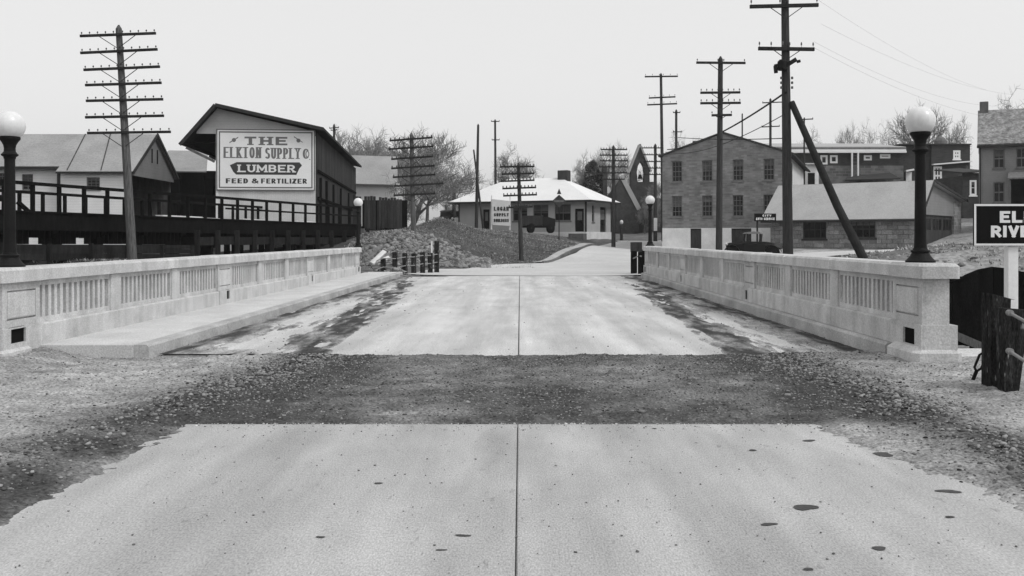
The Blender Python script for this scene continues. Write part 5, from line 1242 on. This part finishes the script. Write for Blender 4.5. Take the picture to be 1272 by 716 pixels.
dh = thing('dark_house', 'dark brick house with white-trimmed windows behind the lamp column', 'house', (45, 106, 3))
d = 106; O = Vector((45, 106, 3))
MB().box(LX(1118), LX(1163), .3, 9, -2, LZ(181)).build('wall', M_BRICKD, dh)
wx = [(LX(1159.5), LX(1170), LZ(230), LZ(207)), (LX(1184), LX(1193), LZ(198), LZ(187))]
m1 = MB(); wallgrid(m1, FX(0), LX(1157), LX(1205), -2, LZ(180.5), wx, .28); m1.build('wall', M_BRICKD, dh)
MB().box(LX(1204), LX(1205), .3, 9, -2, LZ(180.5)).build('wall', M_BRICKD, dh)
for i, w_ in enumerate(wx): win(dh, FX(0), *w_, 2, 2, M_WHITE, True, inset=.02, fw=.22, bar=.12)
m1 = MB(); m1.beam((LX(1157), -.3, LZ(205)), (LX(1205), -.3, LZ(201)), .5, .14); m1.beam((LX(1124), -.1, LZ(213)), (LX(1134), -.1, LZ(211)), .5, .2); m1.build('trim', M_WHITE, dh)
MB().box(LX(1117), LX(1206), -.15, 9.2, LZ(180.4), LZ(178.8)).build('roof', M_ROOFD, dh)
MB().box(LX(1126), LX(1133), .1, .29, LZ(229), LZ(214)).build('doorway', M_WHITEW, dh)
m1 = MB(); m1.lathe([(.6, 0), (.7, .2), (.68, .6), (.45, .95), (.15, 1.15), (.07, 1.3), (.14, 1.45), (.05, 1.6), (.03, 2.3)], 14, (LX(1188), 4, LZ(180) + .2)); m1.build('cupola', M_GREYW, dh)
MB().box(LX(1150), LX(1158), 4, 4.8, LZ(180), LZ(171), .04).build('chimney', M_GREYW, dh)
an = thing('annex', 'narrow dark annex with one tall white-framed window beside the gabled house', 'house', (48, 92, 3))
d = 92; O = Vector((48, 92, 3)); wv = (LX(1204.5), LX(1213), LZ(243), LZ(224))
m1 = MB(); wallgrid(m1, FX(0), LX(1196), LX(1226), -2, LZ(215), [wv], .25); m1.build('wall', M_BRICKD, an); win(an, FX(0), *wv, 1, 2, M_WHITE, True, inset=.02, fw=.17)
m1 = MB(); m1.slab([(LX(1194), -.3, LZ(216)), (LX(1228), -.3, LZ(214)), (LX(1228), 6, LZ(205)), (LX(1194), 6, LZ(207))], .12); m1.build('roof', M_ROOFD, an)
MB().box(LX(1196), LX(1226), .26, 6, -2, LZ(218)).build('inner_wall', M_BRICKD, an)

gh = thing('gabled_house', 'two-storey house with mottled shingle roof, chimney and dark porch', 'house', (33.2, 70, 2.0), R(-26))
d = 70; O = Vector((33.2, 70, 2.0)); _c, _s = math.cos(R(26)), math.sin(R(26))
LX0, LZ0 = LX, LZ
def LX(px): k = (px - CX) / F; return (70 * k - 33.2) / (_c + _s * k)
def LZ(py): return za(py, 70) - 2.0
XR = LX(1345)
wo = [(LX(1234), LX(1248), LZ(210), LZ(186)), (LX(1262), LX(1276), LZ(210), LZ(186)), (LX(1234), LX(1248), LZ(252), LZ(227)), (LX(1300), LX(1314), LZ(210), LZ(186))]
m1 = MB(); wallgrid(m1, FX(0), LX(1216), XR, -1.5, LZ(181), wo, .2); m1.build('wall', mat('house_siding', .20, .12, .9, 20, .1, .4, stripes=('Z', .15, .85)), gh)
for w_ in wo: win(gh, FX(0), *w_, 2, 2, M_GREYW, True, fw=.08, bar=.06)
MB().box(LX(1216), LX(1216) + .2, .2, 7, -1.5, LZ(181)).build('side_wall', M_GREYW, gh); MB().box(XR - .2, XR, .2, 7, -1.5, LZ(181)).build('side_wall', M_GREYW, gh)
m1 = MB(); m1.prismx([(.2, LZ(181)), (7, LZ(181)), (3.6, za(139, 71) - 2)], LX(1216) + .02, LX(1216) + .18); m1.build('gable', M_GREYW, gh)
m1 = MB(); m1.slab([(LX(1214), -.35, LZ(181.5)), (XR + .2, -.35, LZ(181.5)), (XR + .2, 3.6, za(137.5, 72.5) - 2), (LX(1214), 3.6, za(137.5, 72.5) - 2)], .1); m1.slab([(LX(1214), 7.5, LZ(181.5)), (XR + .2, 7.5, LZ(181.5)), (XR + .2, 3.6, za(137.5, 72.5) - 2), (LX(1214), 3.6, za(137.5, 72.5) - 2)], .1); m1.build('roof', M_ROOFS, gh)
m1 = MB(); m1.box(LX(1213.5), XR + .2, -.42, -.1, LZ(184.5), LZ(181.6)); m1.build('gutter', M_ROOFD, gh)
MB().box(LX(1221) - .25, LX(1221) + .35, 3.2, 3.9, za(146, 73) - 2, za(127, 73) - 2, .03).build('chimney', M_GREYW, gh)
m1 = MB(); m1.slab([(LX(1251), -2.4, LZ(226)), (XR, -2.4, LZ(226)), (XR, -.02, LZ(216)), (LX(1253), -.02, LZ(216))], .1); m1.build('porch_roof', M_GREYW, gh)
MB().box(LX(1254), XR, -.06, -.012, -1.5, LZ(222)).build('porch_shade_panel', M_BLACKW, gh)  # black sheet on the wall, painting the shade under the porch roof
MB().box(LX(1252), LX(1252) + .16, -2.2, -2.04, -1.5, LZ(227)).build('porch_post', M_GREYW, gh)
MB().box(LX(1217) - .0, LX(1218.5), -.1, -.005, -1.5, LZ(184)).build('downspout', M_ROOFD, gh)

LX, LZ = LX0, LZ0
# ------------------------------------------------------------------ church
ch = thing('church', 'dark stone church with steep bell gable beyond the road bend', 'church', (xa(790, 125), 125, 2))
d = 125; O = Vector((xa(790, 125), 125, 2))
tp = [(775.5, 218), (779, 206), (795, 180), (811, 214), (811, 300), (775.5, 300)]
m1 = MB()
outer = [(779, 300), (779, 207), (795, 180), (810, 207), (810, 300)]
# bell gable with pointed opening
hole = [(790.5, 219), (790.5, 208), (793, 202), (796, 199.5), (799, 202), (801, 208), (801, 219)]
lo = [(779, 207), (795, 180), (810, 207), (810, 219), (801, 219), (801, 208), (799, 202), (796, 199.5), (793, 202), (790.5, 208), (790.5, 219), (779, 219)]
def PXP(l): return [(LX(a), LZ(b)) for a, b in l]
m1.prism(PXP([(783.5, 226), (783.5, 212), (795, 181), (796, 200), (792.5, 206), (791, 214), (792, 226)]), 0, 1.6); m1.prism(PXP([(796, 200), (795, 181), (807, 212), (807, 226), (800, 226), (801, 214), (799.5, 206)]), 0, 1.6)
m1.box(LX(783.5), LX(812), .002, 1.6, -2, LZ(226.05)); m1.build('bell_tower', M_STONE, ch)
m1 = MB(); m1.beam((LX(781), .8, LZ(215)), (LX(795), .8, LZ(179.5)), 2.0, .2); m1.beam((LX(795), .8, LZ(179.4)), (LX(809), .8, LZ(213)), 2.0, .2); m1.build('coping', M_ROOFL, ch)
m1 = MB(); m1.lathe([(.32, 0), (.28, .2), (.2, .5), (.06, .6)], 12, (LX(796), .8, LZ(222))); m1.build('bell', M_IRON, ch)
m1 = MB(); m1.prism(PXP([(745, 300), (745, 250), (756, 242), (771, 224), (784, 250), (784, 300)]), -3.2, -.4); m1.build('nave', M_STONE, ch)
m1 = MB(); m1.beam((LX(771), -2, LZ(223)), (LX(786), -2, LZ(254)), 3.4, .2); m1.beam((LX(771), -2, LZ(223)), (LX(752), -2, LZ(248)), 3.4, .2); m1.build('roof', M_DARKW, ch)
m1 = MB(); m1.beam((LX(766), -5.2, LZ(222)), (LX(787), -5.2, LZ(262)), 1.6, .55); m1.build('porch_roof', M_ROOFL, ch)
MB().prism(PXP([(760, 300), (760, 234), (766, 224), (786, 263), (786, 300)]), -5.9, -4.5).build('porch', M_STONE, ch)
MB().box(LX(810), LX(850), 1, 8, -2, LZ(262)).build('wall', M_STONE, ch)
m1 = MB(); m1.slab([(LX(808), .6, LZ(263)), (LX(852), .6, LZ(263)), (LX(852), 6, LZ(246)), (LX(812), 6, LZ(246))], .2); m1.build('aisle_roof', M_DARKW, ch)
MB().box(LX(748), LX(753.5), -1, 1, -2, LZ(208), .05).build('chimney', M_STONE, ch)
m1 = MB(); m1.poly([(LX(790), -3.22, LZ(292)), (LX(798), -.02, LZ(292)), (LX(798), -.02, LZ(275)), (LX(790), -3.22, LZ(275))]); m1.build('door', M_HOLE_SHADE, ch)
fh = thing('far_house', 'low dark roofed house far behind the station roof', 'house', (xa(735, 135), 135, 2)); d = 135; O = Vector((xa(735, 135), 135, 2))
MB().box(LX(715), LX(762), 0, 7, -1, LZ(250)).build('wall', M_GREYW, fh)
m1 = MB(); m1.slab([(LX(713), -.5, LZ(252)), (LX(764), -.5, LZ(252)), (LX(760), 4, LZ(232)), (LX(717), 4, LZ(232))], .2); m1.build('roof', M_ROOFG, fh)

# ------------------------------------------------------------------ trees
def treemesh(seed, levels=4, up=.25, spread=.55, nb=(9, 8, 8, 7), trunk=.22):
    r = random.Random(seed); tm, cm = MB(), MB()
    def grow(p, dr, ln, rad, lv):
        n = 4 if lv == 0 else 3; pts = [p.copy()]; rr_ = [rad]; dd = dr.copy()
        for i in range(n):
            dd = (dd + Vector((r.gauss(0, .13), r.gauss(0, .13), r.gauss(0, .08) + up * .12 * (lv > 0)))).normalized()
            pts.append(pts[-1] + dd * (ln / n)); rr_.append(rad * (1 - .62 * (i + 1) / n))
        (tm if lv < 2 else cm).tube(pts, rr_, 7 if lv == 0 else 5 if lv == 1 else 3, lv < 1)
        if lv >= levels: return
        for k in range(nb[min(lv, len(nb) - 1)]):
            u = trunk + (1 - trunk) * (k + r.random()) / nb[min(lv, len(nb) - 1)] if lv == 0 else .25 + .75 * (k + r.random()) / nb[min(lv, len(nb) - 1)]
            i = min(n - 1, int(u * n)); q = pts[i].lerp(pts[i + 1], u * n - i)
            a = r.uniform(0, 6.283); s_ = dd.cross(Vector((math.cos(a), math.sin(a), .3))).normalized()
            nd = (dd * (1 - spread) + s_ * spread * r.uniform(.8, 1.3) + Vector((0, 0, up * .5))).normalized()
            grow(q, nd, ln * r.uniform(.48, .68) * (.85 if lv == 0 else 1), rad * (.42 if lv == 0 else .5 if lv == 1 else .58), lv + 1)
    grow(Vector((0, 0, -.02)), Vector((r.gauss(0, .05), r.gauss(0, .05), 1)).normalized(), .62, .021, 0)
    return tm.mesh('trunk', M_BARK), cm.mesh('crown', M_TWIG)
PR_ = [treemesh(101), treemesh(202, spread=.62, nb=(10, 8, 8, 7)), treemesh(303, up=.45, spread=.5), treemesh(404, spread=.7, up=.1, nb=(8, 7, 7, 6), trunk=.4)]
ext = []
for tm, cm in PR_:
    zs_ = [v.co.z for v in cm.vertices]; xs_ = [abs(v.co.x) for v in cm.vertices]; ext.append((max(zs_), sorted(xs_)[int(len(xs_) * .97)]))
def tree(px, ytop, d, wpx, k, rzv, label):
    x_ = xa(px, d); zb2 = g1(x_, d); h = za(ytop, d) - zb2; s_ = h / ext[k][0]; sw = wpx * .50 * d / F / ext[k][1]
    t = thing('bare_tree', label, 'tree', (x_, d, zb2), R(rzv), 'bare winter trees')
    for me, nm in zip(PR_[k], ('trunk', 'crown')): put(me, nm, t, (0, 0, 0), 0, (sw, sw, s_))
tree(440, 156, 118, 90, 1, 20, 'hazy bare tree rising just behind the lumber shed roof end')
tree(476, 148, 122, 100, 0, 140, 'tall bare tree behind the small pale house')
tree(508, 150, 110, 105, 2, 260, 'bare tree directly behind the tilted-arm telegraph pole')
tree(530, 178, 84, 95, 3, 60, 'spreading bare tree with drooping boughs above the stone bank')
tree(648, 174, 128, 66, 1, 10, 'round bare tree above the telegraph pole on the lawn')
tree(709, 184, 128, 62, 1, 120, 'round bare tree behind the station chimney')
tree(776, 172, 145, 70, 2, 90, 'bare tree behind the church bell gable')
tree(838, 160, 150, 60, 0, 300, 'faint bare tree between the church and the brick building')
tree(1012, 156, 140, 60, 1, 33, 'low bare tree above the row house roof beside the prop timber')
tree(1064, 146, 142, 42, 2, 77, 'slender bare tree above the middle of the row house')
tree(1094, 142, 138, 46, 3, 170, 'forked bare tree between row house and lamp globe')
tree(1130, 120, 134, 70, 2, 222, 'tall bare tree right behind the lamp globe')
tree(1168, 138, 136, 60, 0, 15, 'bare tree above the dark brick house cupola')
tree(1292, 98, 84, 105, 3, 120, 'dark bare tree over the mottled shingle roof')
tree(1216, 205, 98, 40, 1, 310, 'small bare tree between dark house and gabled house')
tree(565, 236, 170, 36, 1, 45, 'tiny far bare tree above the parked cars')
tree(680, 215, 150, 40, 2, 5, 'small bare tree beyond the station roof ridge')
tree(460, 152, 132, 95, 2, 80, 'hazy bare tree farther back between shed roof and pale house')
tree(492, 158, 134, 95, 1, 190, 'hazy bare tree farther back beside the tilted-arm telegraph pole')
tree(801, 236, 116, 30, 1, 70, 'low bare bush in front of the church wall beside the far lamp')
tree(826, 214, 118, 34, 2, 150, 'bare bush between the church and the brick building')
ev = thing('evergreen_tree', 'dark evergreen tree beside the many-armed pole behind the station', 'tree', (xa(736, 126), 126, 2.3))
MB().tube([(0, 0, -.3), (0, 0, 8)], [.25, .05], 8).build('trunk', M_BARK, ev)
n = 2600; a = rs.uniform(0, 6.283, n); z = .8 + 8.3 * rs.rand(n) ** .85; rad = 3.1 * (1 - ((z - .8) / 8.9) ** 1.3) * (.35 + .65 * rs.rand(n) ** .4) * (1 + .22 * np.sin(a * 3 + z * 2.1))
P_ = np.stack([rad * np.cos(a), rad * np.sin(a), z], -1); V = []
tri = rs.normal(0, .17, (n, 4, 3)); V = (P_[:, None, :] + tri).reshape(-1, 3)
o = bpy.data.objects.new('crown', npmesh('crown', V, np.arange(n * 4).reshape(-1, 4), M_LEAF, smooth=False)); COL.objects.link(o); o.parent = ev

# ------------------------------------------------------------------ thin river air
hz = bpy.data.materials.new('haze_air'); hz.use_nodes = True
hn = hz.node_tree; hn.nodes.clear(); ho = hn.nodes.new('ShaderNodeOutputMaterial'); hv = hn.nodes.new('ShaderNodeVolumePrincipled')
hv.inputs['Color'].default_value = (.9, .9, .9, 1); hv.inputs['Density'].default_value = .00032; hv.inputs['Anisotropy'].default_value = .2
hn.links.new(hv.outputs[0], ho.inputs['Volume'])
tag(MB().box(-2600, 2600, -2600, 2600, -4.4, 24).build('haze', hz), kind='stuff')
